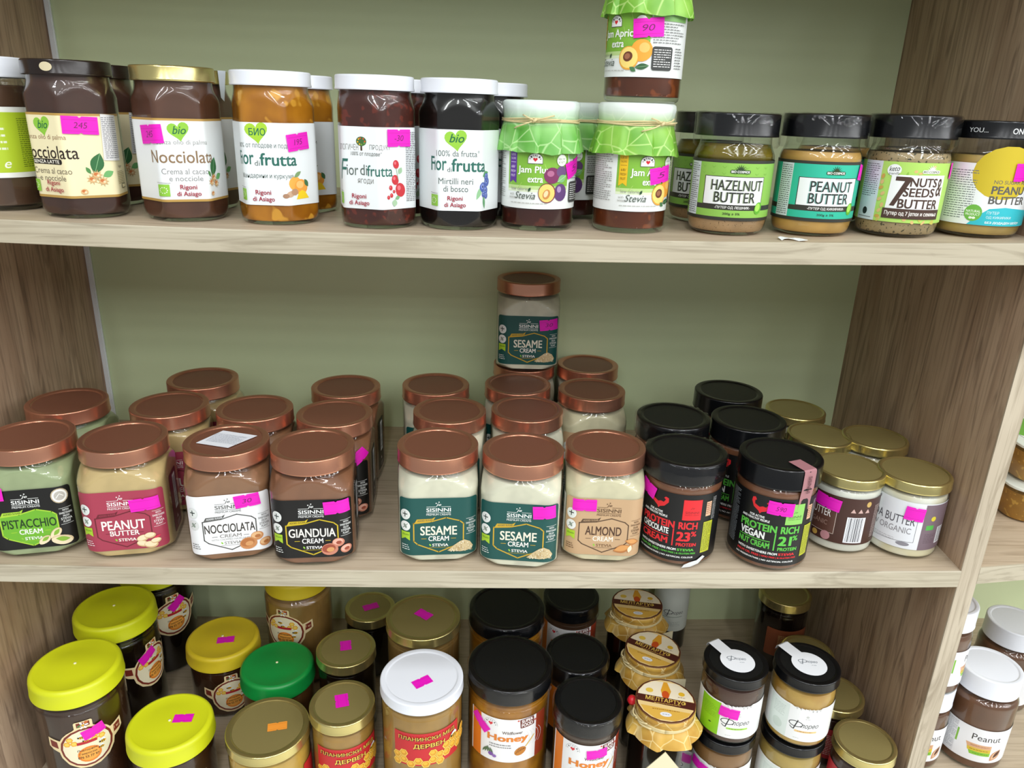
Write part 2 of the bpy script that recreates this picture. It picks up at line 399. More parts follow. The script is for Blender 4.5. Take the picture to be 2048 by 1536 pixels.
def sticker(parent, place, u, v, r=0, w=19, h=12, num='', col=PINK, grid=Sect.G, off=.0011):
    name = 'price_sticker'
    it = P(sticker_poly(w, h, r, u, v), col, name); V, F, N = [], [], []
    for t in it[2]:
        t = [(p[0]*.001, p[1]*.001) for p in t]
        if (t[1][0]-t[0][0])*(t[2][1]-t[0][1])-(t[2][0]-t[0][0])*(t[1][1]-t[0][1]) < 0: t = t[::-1]
        polys = [t]
        if grid:
            k0 = math.floor(min(p[0] for p in t)/grid+1e-6); k1 = math.ceil(max(p[0] for p in t)/grid-1e-6); polys = []
            for k in range(k0, k1):
                q = t
                if k > k0: q = clip(q, k*grid, True)
                if k < k1-1 and len(q) > 2: q = clip(q, (k+1)*grid, False)
                if len(q) > 2: polys.append(q)
        for q in polys:
            i0 = len(V)
            for p in q:
                a, n = place(p[0], p[1], off); V.append(a); N.append(n)
            F.append(list(range(i0, i0+len(q))))
    s = mesh(name, V, F, mat(col, .5), parent, None, True, N)
    dk = '#c00c9c' if col == PINK else '#c87020'
    items = [LN([rot((u-w/2+1, v+h*.3), r, (u, v)), rot((u+w/2-1, v+h*.3), r, (u, v))], .25, dk, tag='printed_line'),
             LN([rot((u-w/2+1, v-h*.33), r, (u, v)), rot((u+w/2-1, v-h*.33), r, (u, v))], .25, dk, tag='printed_line')]
    if num: items.append(T(num, u, v, w*.4, h*.34, '#7a1064' if col == PINK else dk, 0, .2, r, 'handwriting'))
    print_on(items, s, place, off+.00004, .00001, grid)
    return s

# ------------------------------------------------------------------ the setting and the shelving unit
XL, W, D, TH, Z1, Z3 = -.019, .926, .335, .018, .3123, -.3093
ZS = {0: .62, 1: Z1, 2: 0., 3: Z3}
SAG = {0: .005, 1: .007, 2: .0045, 3: .0045}
def sag(k, x): m, h = (XL+W)/2, (W-XL)/2; return -SAG[k]*(1-((x-m)/h)**2) if XL <= x <= W else 0.
def shelf_z(k, x): return ZS[k]+sag(k, x)
OAK_EDGE = wood('oak_decor_edge', '#c4bca6', '#b2a891', '#8b806b', 'X')
OAK_SHELF = wood('oak_decor_shelf', '#c6b69e', '#b5a48b', '#917f68', 'X', .42, .6)
OAK_SIDE = wood('oak_decor_side', '#c0a68b', '#a2856c', '#5f4838', 'Z', .55, .9)
OAK_SIDE_EDGE = wood('oak_decor_side_edge', '#c4b8a2', '#ac9e88', '#83745e', 'Z')
wm = bpy.data.materials.new('sage_wall_paint'); wm.use_nodes = True
_b = wm.node_tree.nodes['Principled BSDF']; _b.inputs['Base Color'].default_value = lin('#d6e4b8'); _b.inputs['Roughness'].default_value = .42
_t = wm.node_tree.nodes.new('ShaderNodeTexCoord'); _n = wm.node_tree.nodes.new('ShaderNodeTexNoise'); _n.inputs['Scale'].default_value = 130; _n.inputs['Detail'].default_value = 5
_p = wm.node_tree.nodes.new('ShaderNodeBump'); _p.inputs['Strength'].default_value = .12; _p.inputs['Distance'].default_value = .001
wm.node_tree.links.new(_t.outputs['Object'], _n.inputs['Vector']); wm.node_tree.links.new(_n.outputs['Fac'], _p.inputs['Height']); wm.node_tree.links.new(_p.outputs['Normal'], _b.inputs['Normal'])
w = mesh('wall_back', *box(-1.2, D, -1.15, 2.4, D+.08, 1.4), wm, smooth=False); w['kind'] = 'structure'
w['label'] = 'sage green painted wall behind the shelves'
fl = mesh('floor', *box(-2.5, -3.2, -1.2, 3.5, D+.08, -1.15), mat('#dcd8ce', .3), smooth=False); fl['kind'] = 'structure'
tr = mesh('corner_strip_1', *box(XL, D-.004, -1.12, XL+.0065, D, 1.35, .001), mat('#eef3f6', .3), smooth=False); tr['kind'] = 'structure'  # narrow pale upright strip set along the left rear corner
tr['label'] = 'thin pale strip in the left wall corner'

unit = thing('shelving_unit', 'grey oak shelving unit with sagging shelves full of jars', 'shelf', (0, 0, 0))
unit.location.z = -1.15; OZ = Vector((0, 0, 1.15))
SPLAY = .018
def upright(x0, x1, splay=0.):
    def sl(q, z0, z1): return [(p[0], p[1], z0) for p in q]+[(p[0], p[1], z1) for p in q], [(3, 2, 1, 0), (4, 5, 6, 7), (0, 1, 5, 4), (1, 2, 6, 5), (2, 3, 7, 6), (3, 0, 4, 7)]
    u = mesh('side_panel', *sl([(x0, .0012), (x1, .0012), (x1+splay, D), (x0+splay, D)], -1.15, 1.35), OAK_SIDE, unit, smooth=False, loc=OZ)
    mesh('edge_band', *sl([(x0, -.0002), (x1, -.0002), (x1, .0012), (x0, .0012)], -1.15, 1.35), OAK_SIDE_EDGE, u, smooth=False)
upright(XL-TH, XL); upright(W, W+TH, SPLAY)
def shelf(k):
    n = 32; V, F = [], []; z = ZS[k]
    for i in range(n+1):
        x = XL+(W-XL)*i/n; s = sag(k, x); e = SPLAY*i/n
        V += [(x, .0012, z+s), (x+e, D, z+s), (x+e, D, z-TH+s), (x, .0012, z-TH+s)]
    for i in range(n):
        for a in range(4): F.append((i*4+a, i*4+(a+1) % 4, i*4+4+(a+1) % 4, i*4+4+a)[::-1])
    F += [(0, 1, 2, 3), (n*4+3, n*4+2, n*4+1, n*4)]
    b = mesh('shelf_board', V, F, OAK_SHELF, unit, smooth=False, loc=OZ)
    V, F = [], []; e = .0005
    for i in range(n+1):
        x = XL+(W-XL)*i/n; s = sag(k, x)
        V += [(x, .0012, z+s), (x, .0012, z-TH+s), (x, e-.0004, z-TH+s), (x, -.0004, z-TH+e+s), (x, -.0004, z-e+s), (x, e-.0004, z+s)]
    for i in range(n):
        for a in range(6): F.append((i*6+a, i*6+(a+1) % 6, i*6+6+(a+1) % 6, i*6+6+a))
    mesh('edge_band', V, F, OAK_EDGE, b, smooth=False)
for k in (0, 1, 2, 3): shelf(k)
def side_shelf(z):
    """angled shelf of the corner bay right of the divider"""
    a = math.radians(8); ca, sa = math.cos(a), math.sin(a); L = .62; x0 = W+TH
    def slab(q, z0, z1): return [(p[0], p[1], z0) for p in q]+[(p[0], p[1], z1) for p in q], [(3, 2, 1, 0), (4, 5, 6, 7), (0, 1, 5, 4), (1, 2, 6, 5), (2, 3, 7, 6), (3, 0, 4, 7)]
    q = [(x0, .0012), (x0+L*ca, .0012+L*sa), (x0+L*ca, D), (x0+SPLAY, D)]
    b = mesh('shelf_board', *slab(q, z-TH, z), OAK_SHELF, unit, smooth=False, loc=OZ)
    q = [(x0, -.0004), (x0+L*ca, -.0004+L*sa), (x0+L*ca, .0012+L*sa), (x0, .0012)]
    mesh('edge_band', *slab(q, z-TH, z), OAK_EDGE, b, smooth=False)
side_shelf(0.004); side_shelf(Z3+.002); side_shelf(Z1+.004)

# ------------------------------------------------------------------ jars
COPPER = mat('#cf9478', .27, .85); COPPER_TOP = mat('#845541', .36, .35)
GOLD = mat('#d8ca88', .25, .9); GOLD_TOP = mat('#aa9c64', .34, .55)
BLACK = mat('#0b0c0e', .22); BLACK_TOP = mat('#0d0f10', .42); BROWNBLK = mat('#1f1510', .22)
WHITE = mat('#e6eaf1', .3); YEL = mat('#d2d81c', .38); GREEN = mat('#12913f', .36); AMB = mat('#d8bf28', .4)
def lid_metal(root, z0, h, R_, side, top, n=72, edge=1.4, rec=.9, step=4.2, lug=False):
    z0, h, R_ = z0*.001, h*.001, R_*.001; e = edge*.001
    pr = [(z0, R_-.001), (z0, R_-.0002), (z0+.0006, R_), (z0+.0014, R_-.0001), (z0+.0022, R_-.0004), (z0+h-e, R_-.0004)]
    for j in range(1, 6):
        a = math.pi/2*j/5; pr.append((z0+h-e+e*math.sin(a), R_-.0004-e+e*math.cos(a)))
    s = R_-step*.001
    pr += [(z0+h, s+.0006), (z0+h-.0002, s), (z0+h-rec*.001, s-.0008), (z0+h-rec*.001, s-.0014)]
    V, F = lathe(pr, None, n, None, False, False)
    l = mesh('lid', V, F, side, root, sharp=50)
    V, F = lathe([(z0+h-rec*.001, s-.0013), (z0+h-rec*.001+.0001, s*.5), (z0+h-rec*.001+.0001, .0004)], None, n, None, True, False)
    mesh('lid_panel', V, F, top, l)
    return l, z0+h-rec*.001+.0001
def lid_ribbed(root, z0, h, R_, m, dome=1.5, n=168, pip=True):
    z0, h, R_, d = z0*.001, h*.001, R_*.001, dome*.001
    pr = [(z0, R_-.001), (z0, R_), (z0+.0015, R_+.0002), (z0+.003, R_), (z0+h*.72, R_-.0006)]
    e = h*.25
    for j in range(1, 7):
        a = math.pi/2*j/6; pr.append((z0+h-e+e*math.sin(a), R_-.0008-e*.9+e*.9*math.cos(a)))
    q = pr[-1][1]
    pr += [(z0+h-.0002, q-.001), (z0+h-.0006, q-.002), (z0+h-.0006+d*.5, q*.6), (z0+h-.0006+d*.8, q*.25), (z0+h-.0006+d, .0005)]
    l = mesh('lid', *lathe(pr, None, n, (z0+.0028, z0+h*.74, 0, .0008), True, False), m, root, sharp=70)
    if pip: mesh('moulding_pip', *lathe([(z0+h-.0006+d-.0003, .0016), (z0+h-.0006+d+.0005, .0014), (z0+h-.0006+d+.0008, .0006)], None, 14), mat('#f2efc0', .3), l)
    return l, z0+h-.0006+d*.8
def glass_body(root, sect, prof, fill_mat, fill_top, inset=.7, floor=3.2, n=96, gl=None):
    pr = smooth_prof([(z*.001, r*.001) for z, r in prof], 4)
    mesh('glass_jar', *lathe(pr, sect, n, None, False, True), gl or GLASS, root, sharp=65)
    if fill_mat:
        q = [(max(z, floor*.001), max(.002, r-inset*.001)) for z, r in pr if z <= fill_top*.001]
        out = []
        for z, r in q:
            if out and z <= out[-1][0]+1e-6: out[-1] = (z, max(r, out[-1][1]))
            else: out.append((z, r))
        out.append((fill_top*.001, out[-1][1]-.0003)); out.append((fill_top*.001+.0003, .004))
        s2 = Sect(sect.kind, sect.r-inset*.001, max(.001, sect.rc-inset*.001)) if sect else None
        mesh('contents', *lathe(out, s2, n), fill_mat, root, sharp=60)
def film(root, z0, z1, R_, n=72):
    rd = random.Random(5); V, F = lathe([(z0*.001, R_*.001-.0012), (z0*.001+.002, R_*.001+.0003), (z1*.001-.002, R_*.001+.0006), (z1*.001-.0002, R_*.001-.0008), (z1*.001+.0003, R_*.001-.006)], None, n, None, False, False)
    V = [(v[0]*(1+k_), v[1]*(1+k_), v[2]+rd.uniform(0, .0005)) for v in V for k_ in (rd.uniform(0, .012),)]
    mesh('shrink_film', V, F, FILM, root)

HEXS = Sect('hex', .0296, .0065); RND = {r: Sect('round', r*.001) for r in (31.2, 33, 33.2, 34, 35, 36, 37.2, 40, 42, 43, 44, 30, 28, 24)}
SQS = Sect('sq', .0375, .0150)

# ---- label designs: each returns printed items (millimetres, v from the label's lower edge)
def eco(u, v, s=9):
    return [R(u, v, u+s, v+s, '#8cc63f', 'eco_emblem'), [E(u+s*(.5+.3*math.cos(a)), v+s*(.5+.25*math.sin(a)), .45, .45, '#eef6dd', 'eco_emblem', n=6) for a in [2*math.pi*i/10 for i in range(10)]]]
def nut(u, v, s):
    return [E(u, v, s, s*.8, '#d9b07a', 'picture'), E(u-s*.2, v+s*.2, s*.55, s*.4, '#c8743c', 'picture'), E(u+s*.3, v-s*.15, s*.35, s*.3, '#efd9b0', 'picture')]
def hazel(u, v, s=1.):
    o = [LEAF(u+1*s, v+15*s, 17*s, 10*s, '#2f6b3a', 70, '#8fc08a'), LEAF(u+8*s, v+7*s, 9*s, 5*s, '#6fb06a', 25), LEAF(u-6*s, v+10*s, 6*s, 3*s, '#4f8a4a', 120)]
    for dx, dy in ((-4, 3), (3.5, 1.5), (-.5, 6.5)):
        for k in range(9):
            a = 2*math.pi*k/9; o.append(P([(u+(dx+1.8*math.cos(a-.35))*s, v+(dy+1.8*math.sin(a-.35))*s), (u+(dx+4.6*math.cos(a))*s, v+(dy+4.2*math.sin(a))*s), (u+(dx+1.8*math.cos(a+.35))*s, v+(dy+1.8*math.sin(a+.35))*s)], '#c6a36a', 'picture'))
        o += nut(u+dx*s, v+dy*s, 2.9*s)
    return o
def orange_pic(u, v, s=1.):
    return [E(u, v+9*s, 6.3*s, 5.5*s, '#efb04c', 'picture'), E(u+6*s, v+6*s, 7*s, 6.2*s, '#f0a23e', 'picture'), E(u+5*s, v+8*s, 4*s, 3*s, '#f7c274', 'picture'), LEAF(u+3*s, v+16*s, 9*s, 3.4*s, '#7fa06a', 30), LEAF(u+12*s, v+9*s, 7*s, 4*s, '#3f6f45', -60),
            E(u-5*s, v+1*s, 4*s, 2.4*s, '#c9a78a', 'picture', 20), E(u-1*s, v+2.4*s, 3.6*s, 2.6*s, '#b98f70', 'picture'), E(u-9*s, v-.5*s, 2.6*s, 1.8*s, '#a98266', 'picture'),
            P([(u+.5*s, v-3.5*s), (u+14*s, v-3*s), (u+10.5*s, v+2*s), (u+7*s, v+3.6*s), (u+3.5*s, v+2.2*s)], '#f2cf1e', 'picture')]
def berry_pic(u, v, s=1.):
    o = []
    for dx, dy, r in ((4, 6, 5.6), (-1, 14, 4), (0, 26, 3.4), (-5.6, 8, 2), (-5, 2, 1.8), (-8, .5, 1.6), (-2.5, 5, 1.4)):
        o.append(E(u+dx*s, v+dy*s, r*.85*s, r*s, '#c8313a', 'picture', 15)); o.append(E(u+(dx-r*.25)*s, v+(dy+r*.3)*s, r*.3*s, r*.35*s, '#e8707a', 'picture'))
    return o+[LEAF(u+4*s, v+21*s, 6*s, 4*s, '#9cc09a', 60), LEAF(u-2*s, v-4*s, 6*s, 5*s, '#a9cba6', 80), LEAF(u+1*s, v+.0*s, 5*s, 3*s, '#7fae7c', 20), LN([(u, v+23*s), (u+2*s, v+14*s)], .5, '#8ab088', tag='picture')]
def blue_pic(u, v, s=1.):
    o = [LEAF(u+2*s, v+20*s, 9*s, 5*s, '#58a060', 20), LEAF(u-6*s, v+6*s, 13*s, 4*s, '#8fc08f', 65), LEAF(u, v-2*s, 11*s, 3.6*s, '#5f9f6a', 100)]
    for dx, dy, r in ((-2, 10, 4), (4, 14, 3.8), (2, 7, 3.6), (3, 18, 3), (-1, 4.5, 2.6), (3, 3, 2.6)):
        o += [E(u+dx*s, v+dy*s, r*s, r*s, '#4a5fae', 'picture'), E(u+(dx-.6)*s, v+(dy+.7)*s, r*.55*s, r*.55*s, '#8294d6', 'picture'), E(u+(dx-.4)*s, v+(dy+.4)*s, r*.25*s, r*.25*s, '#2a3566', 'picture')]
    return o
def spread_head(word, gold=False):
    return []
def lab_rigoni(kind):
    dk, gr = '#2d6b5e', '#5e6a64'
    o = []
    if kind in ('senza', 'nocc'):
        bg = '#efe5ba' if kind == 'senza' else '#ebefef'
        o += [R(-75, 61.3, 75, 63, '#b8934c', 'upper_gold_edge'), R(-75, 0, 75, 1.9, '#b8934c', 'lower_gold_edge')]
        o += [HEART(-1, 54, 16, '#8ec63f', 8), T('bio', -.5, 54.5, 10, 6, '#1f6a3e', .015, .3)]
        if kind == 'senza':
            o += [T('senza olio di palma', 0, 45, 38, 4.6, '#9a7a5a', 0), T('Nocciolata', 0, 34.3, 52, 9.5, '#2a1d14', .01), R(-17, 25.2, 13, 29.3, '#1d1712', rc=1.6), T('SENZA LATTE', -2.5, 27.2, 26, 2.6, '#f4f0e0', .03),
                  T('Crema al cacao', 1.5, 20.5, 36, 4.6, '#7a705c', 0), T('e nocciole', 1.5, 15, 26, 4.2, '#7a705c', 0)]
            o += [hazel(37, 11), nut(26, 5, 2.6)]
            o += [R(44, 28, 63, 62.5, '#d8d8d6', 'paper_strip', -3), SM(45, 29.5, 62, 61, '#63656a', 1.5, 4), SM(53, 10, 68, 20, '#8a7a44', 1.3, 3), R(60, 6, 68, 9.5, '#4a4630'), R(60.5, 6.5, 67.5, 9, '#efe4b4'), T('Vegan', 60, 23, 7, 2.6, '#3a3a2a', 0, .3)]
        else:
            o += [T('senza olio di palma', 1, 45, 38, 4.6, '#9a9a98', 0), T('Nocciolata', 0, 34.5, 52, 9.5, '#8a6f50', .012), T('Crema al cacao', 1, 23.5, 35, 4.4, '#8d8d8c', 0), T('e nocciole', 1, 18, 25, 4, '#8d8d8c', 0)]
            o += [hazel(25.5, 12, .95), nut(21.5, 6, 2.2)]
        o += [eco(-21, 4.5), LN([(-21.5, 15), (-11, 14.6)], .3, '#8a8a88'), T('Rigoni', 2, 11, 12.5, 4.6, '#a3243c', .02), T('di Asiago', 2, 5.8, 18, 4.6, '#a3243c', .02)]
        return bg, o
    if kind == 'orange':
        o += [HEART(-5, 56, 18, '#a4d037', 6), T('БИО', -4.5, 56, 13, 5.5, '#1f6a4e', .02), T('100% от плодове и подправки', 4, 45.5, 54, 4.6, gr, 0), T('F', -22, 36.4, 5.4, 10.5, dk, .02), T('ıor', -14, 35, 10.6, 7.4, dk, .02), T('di', -6.2, 32.5, 4, 4, gr, 0), T('frutta', 11.5, 35.5, 31, 9.5, dk, .03),
              T('Мандарини и куркума', 1, 22.5, 43, 4.6, gr, 0), orange_pic(24, 8)]
    elif kind == 'straw':
        o += [T('БИОЛОГИЧЕН', -14, 47.5, 23, 4.6, '#7a7a74', 0), T('ПРОДУКТ', 16, 47.5, 18, 4.6, '#7a7a74', 0), R(-.6, 45, .9, 50, '#4a3624', 'picture'), E(.2, 52, 4.4, 3.6, '#3f6a3a', 'picture'), [E(.2+3*math.cos(i*2.4), 52+2.4*math.sin(i*2.4), .7, .7, ('#d8542c', '#e8b02c', '#78a83c')[i % 3], 'picture', n=6) for i in range(8)],
              T('100% от плодове°', 4, 42.5, 26, 3.6, '#6a6a64', 0, .15), T('F', -16, 30.5, 9, 16, dk, -.004, .35), T('ior', -8, 30, 10, 8, gr, 0), T('di', 1.6, 30.5, 6, 8, gr, 0), T('frutta', 15.5, 30, 22, 8.5, dk, .01),
              T('ЯГОДИ', 3, 21.5, 13.5, 4.2, '#7a7a74', 0), berry_pic(30, 9), SM(40, 6, 52, 60, '#5a5a5e', 1.4, 6)]
    else:
        o += [HEART(-2.5, 55.5, 18, '#93c83e', 8), T('bio', -1.8, 56.5, 12, 6.5, '#1f6a3e', .02, .3), T('100% da frutta°', -1, 45, 35, 4.8, gr, 0), T('F', -23.8, 36.8, 5.6, 11, dk, .02), T('ıor', -15.4, 35.4, 11, 7.6, dk, .02), T('di', -7.6, 32.5, 3.6, 3.6, gr, 0), T('frutta', 9, 36, 30, 10, dk, .03),
              T('Mirtilli neri', -2.5, 23.5, 28, 4.8, gr, 0), T('di bosco', -2.5, 17.5, 20, 4.8, gr, 0), blue_pic(23, 9)]
    o += [eco(-26, 3.5), LN([(-26.5, 14), (-17, 13.6)], .3, '#8a8a88'), T('Rigoni', -3, 9.5, 12.5, 4.6, '#a3243c', .02), T('di Asiago', -3, 4.3, 17.5, 4.6, '#a3243c', .02)]
    return '#e9eff0', o
def lab_lime():
    return '#f2f4f0', [R(-50, 4, 50, 50, '#b5cf2c'), SM(-16, 22, 12, 40, '#e6eed0', 5, 33), T('e', 10, 10, 5, 5, '#f4f8e8', .01, .3), SM(22, 8, 40, 46, '#5f7a1c', 1.6, 8)]
def vit_logo(u, v, s=1.):
    q = [(u-6*s, v-3.4*s), (u+6*s, v-3.4*s), (u+6*s, v)]+[(u+6*s*math.cos(math.radians(a)), v+4.6*s*math.sin(math.radians(a))) for a in range(20, 161, 20)]+[(u-6*s, v)]
    o = [P(q, '#f4f4f2', 'maker_emblem'), LN(q, .4, '#5a5a5a', True, 'maker_emblem'), HEART(u, v-.2*s, 3.6*s, '#d8232f', 0, 'maker_emblem')]
    for ch, a in zip('VITALIA', (165, 138, 112, 90, 68, 42, 15)):
        r = math.radians(a); o.append(T(ch, u+4.4*s*math.cos(r), v+3.5*s*math.sin(r)-.6*s, 1.2*s, 1.5*s, '#333333', .03, 0, a-90, 'maker_emblem'))
    return o
def lab_jam(kind):
    plum = kind == 'plum'
    o = [R(-28, 18.5, 27, 50, '#7fb53c'), R(-28, 15.5, 27, 18.5, '#bcd78e'), R(-28, 13.5, 27, 15.5, '#dfecc8')]
    rd = random.Random(2)
    for i in range(16):
        a, b = rd.uniform(-26, 25), rd.uniform(20, 46); o.append(LN([(a, b), (a+rd.uniform(-9, 9), b+rd.uniform(-6, 7))], .4, '#a9d066'))
    rc = '#5b2d91' if plum else '#e3b81c'; rt = '#d8c8ea' if plum else '#8a6a10'
    o += [P([(-26, 20), (-22.5, 22.5), (-19, 20), (-19, 45), (-26, 45)], rc), LN([(-25, 36.5), (-20, 36.5)], .35, rt), T('LESS', -22.5, 42.5, 4.6, 1.8, rt), T('CALORIES', -22.5, 39.5, 5, 1.6, rt), T('68/', -22.5, 33, 4.2, 2, rt), T('FRESH', -22.5, 29.5, 5, 2, rt), T('FRUIT', -22.5, 26, 4.4, 2, rt)]
    o += [vit_logo(-3, 39.5)]
    if plum:
        o += [T('Jam Plum', -2.8, 30.5, 29, 7, '#f6f8f2', .03), T('extra', -2.5, 23.4, 12.5, 4.4, '#f6f8f2', .03)]
        o += [E(11.5, 27, 7, 6.4, '#7c2f5e', 'picture'), E(20, 30, 5, 4.5, '#6a4a7a', 'picture'), E(10, 28.5, 3, 2.4, '#b0688e', 'picture'), LEAF(20.5, 24.5, 10, 6, '#7fb878', 30, '#b8dcae'), E(19.5, 13.5, 6, 7, '#5e3b74', 'picture'), E(18, 16, 2, 2.6, '#a88ab8', 'picture'),
              E(7.5, 13, 7.4, 8, '#7a2c3c', 'picture'), E(7.3, 13, 6.7, 7.3, '#f0cf72', 'picture'), E(7, 12, 3, 4.2, '#c88a48', 'picture', -20), E(6.6, 12.4, 1.7, 2.8, '#efd2a4', 'picture', -20)]
    else:
        o += [T('Jam Apricot', 2, 30.5, 37, 7.4, '#f6f8f2', .03), T('extra', 0, 23.4, 12.5, 4.4, '#f6f8f2', .03)]
        o += [E(21, 19, 8.4, 8, '#f0a53a', 'picture'), E(23, 21, 4, 3.6, '#f6c26a', 'picture'), E(11, 13.5, 8.2, 8.6, '#e9a63c', 'picture'), E(11, 13.8, 7.4, 7.6, '#f6da7a', 'picture'), E(10.4, 14.6, 4, 3.6, '#6a3a24', 'picture', 25), E(10, 14.8, 2.4, 2.1, '#a0684a', 'picture', 25), LEAF(22, 7.5, 11, 4.4, '#355f3a', 8, '#7aa678'), LEAF(15, 5.5, 6, 3.4, '#4a7a4e', -30)]
    o += [T('low calorie', -16, 16, 15, 2.6, '#9a9a94', 0), T('Stevia', -11, 10.6, 18, 5.6, '#4e5a50', -.004, .35), LEAF(-7, 15.4, 4, 2, '#2f4f36', 60), T('with', -23, 11.4, 4.6, 2, '#aaaaa4', 0), T('sweetener', -22, 8.6, 7.6, 1.8, '#aaaaa4', 0), SM(-24, 3.2, 8, 5.4, '#b8b8b2', 1.6, 5)]
    o += [E(19.5, 39, 4.6, 4.6, '#f0f3ec'), T('HEALTHY', 19.5, 40, 6.4, 1.6, '#8a9a7a', .02), T('& TASTY', 19.5, 37.4, 6, 1.6, '#8a9a7a', .02)]
    o += [R(28, 40, 60, 44, '#86bb6a'), SM(29, 24, 58, 39, '#7a7a7a', 1.9, 11), R(29, 5, 46, 22, '#3d3f3d', rc=2), SM(30.5, 6.5, 44.5, 20.5, '#e2e2e0', 1.7, 12), SM(49, 6, 58, 22, '#6a6a6a', 2, 14), SM(-58, 8, -32, 45, '#8f8f8c', 1.7, 13)]
    return '#eaefec', o
def bio_logo(u, v, c1='#2c4424', c2='#f4f6f0', s=1.):
    o = []
    for k in range(7):
        a = math.radians(20+140*k/6); o.append(P([(u+.9*s*math.cos(a-1.2), v+1*s+.6*s*math.sin(a-1.2)), (u+5*s*math.cos(a), v+1*s+5*s*math.sin(a)), (u+.9*s*math.cos(a+1.2), v+1*s+.6*s*math.sin(a+1.2))], c1, 'maker_emblem'))
    return o+[R(u-8*s, v-1.3*s, u+8*s, v+1.5*s, c1, 'maker_emblem', rc=1.2*s), T('BIO COSMOS', u, v+.1*s, 14.5*s, 1.8*s, c2, .04, tag='maker_emblem')]
def lab_bio(kind):
    hz = kind == 'hazel'; g = '#8cc152' if hz else '#2fb99a'; dk = '#33332c'
    o = [R(-64, 0, 64, 2.6, dk), R(-64, 45.6, 64, 48, dk), R(-64, 2.6, 64, 45.6, g), R(-64, 8.4, 64, 12.4, dk)]
    if hz: o += [LN([(x, y), (x+1.6, y-1.4), (x+3.2, y)], .3, '#7ab042') for x in range(-30, 30, 9) for y in (38, 43)]
    o += [R(-46, 2.6, -32.5, 45.6, '#d2dce0'), SM(-45, 4, -33.5, 44.5, '#4a4f52', 1.7, 21 if hz else 22)]
    o += [R(-26.4, 12.4, 25, 35.2, dk), R(-25.7, 12.8, 24.4, 34.7, '#eff3f3')]
    a, b = ('HAZELNUT', 43) if hz else ('PEANUT', 36)
    o += [T(a, 1.2, 28, b, 8.4, '#8a9a7a' if hz else '#7aa8a0', .012), T(a, 2, 28.2, b, 8.4, '#2e302c', .008), T('BUTTER', 0, 18.4, 34, 8.4, '#8a9a7a' if hz else '#7aa8a0', .012), T('BUTTER', .8, 18.6, 34, 8.4, '#2e302c', .008)]
    o += [T('-ПУТЕР ОД ЛЕШНИК-' if hz else '-ПУТЕР ОД КИКИРИКИ-', -.5, 10.4, 29 if hz else 31, 2.5, '#eef0ea', .025), T('200g ± 5%', -1, 5.3, 14, 2.2, dk, .02), bio_logo(2.5, 39)]
    o += [E(22, 10.4, 3.6, 5, '#5fae2c', 'picture', -15), E(21.6, 11, 2.4, 3.4, '#a6dc5c', 'picture', -15)]
    return '#33332c', o
def lab_seven():
    br = '#4a352c'
    o = [R(-64, 0, 64, 48, '#aed866'), R(-46, 0, -27, 48, '#d3dde2'), SM(-45, 18, -29, 46, '#565b60', 1.7, 31), E(-37, 7, 2.6, 3, '#2a2a2a'), LN([(-44, 2.4), (-30, 2.2)], .5, '#5a5a5a')]
    rd = random.Random(9)
    for i in range(18): o.append(E(rd.uniform(-24, 26), rd.choice((rd.uniform(38, 46), rd.uniform(.5, 3))), rd.uniform(1, 2.4), rd.uniform(.8, 1.6), rd.choice(('#c6c05c', '#8fbf4a', '#d8b878')), 'picture', rd.uniform(0, 90)))
    for i in range(8): o.append(E(-23+rd.uniform(-2.5, 2), 4+i*4.6, 2, 1.4, rd.choice(('#c8a24c', '#8fbf4a', '#d8b878')), 'picture', rd.uniform(0, 90)))
    o += [P([(-19, 10), (-18, 37), (-12, 38), (26, 38.5), (27, 10)], '#eff2f0'), E(-17, 41.5, 5.4, 4.6, '#eff2f0'), T('keto', -17, 42.6, 8, 4, '#22221e', .01, .3, 5), T('friendly', -16.6, 38.6, 8.4, 2.6, '#22221e', 0, .3, 5), bio_logo(11.5, 41, '#f0f4e8', '#34401f', .95)]
    o += [P([(-14.5, 36.6), (-3.5, 36.6), (-3, 34), (-12.4, 13.2), (-16, 13.4), (-7.6, 33.2), (-14.6, 33.4)], br, 'lettering'), T('NUTS', 7.5, 32.6, 22, 7, br, .035), T('SEEDS', 5, 24.6, 25, 7, br, .035), T('&', 22, 29, 6, 14, br, .01), T('BUTTER', 6.5, 15.4, 33, 7.4, br, .035)]
    o += [R(-20.5, 3.2, 27, 11.2, br), T('Путер од 7 јатки и семиња', 3, 7.2, 43, 4.4, '#f2efe8', .025)]
    return '#c8d4d8', o
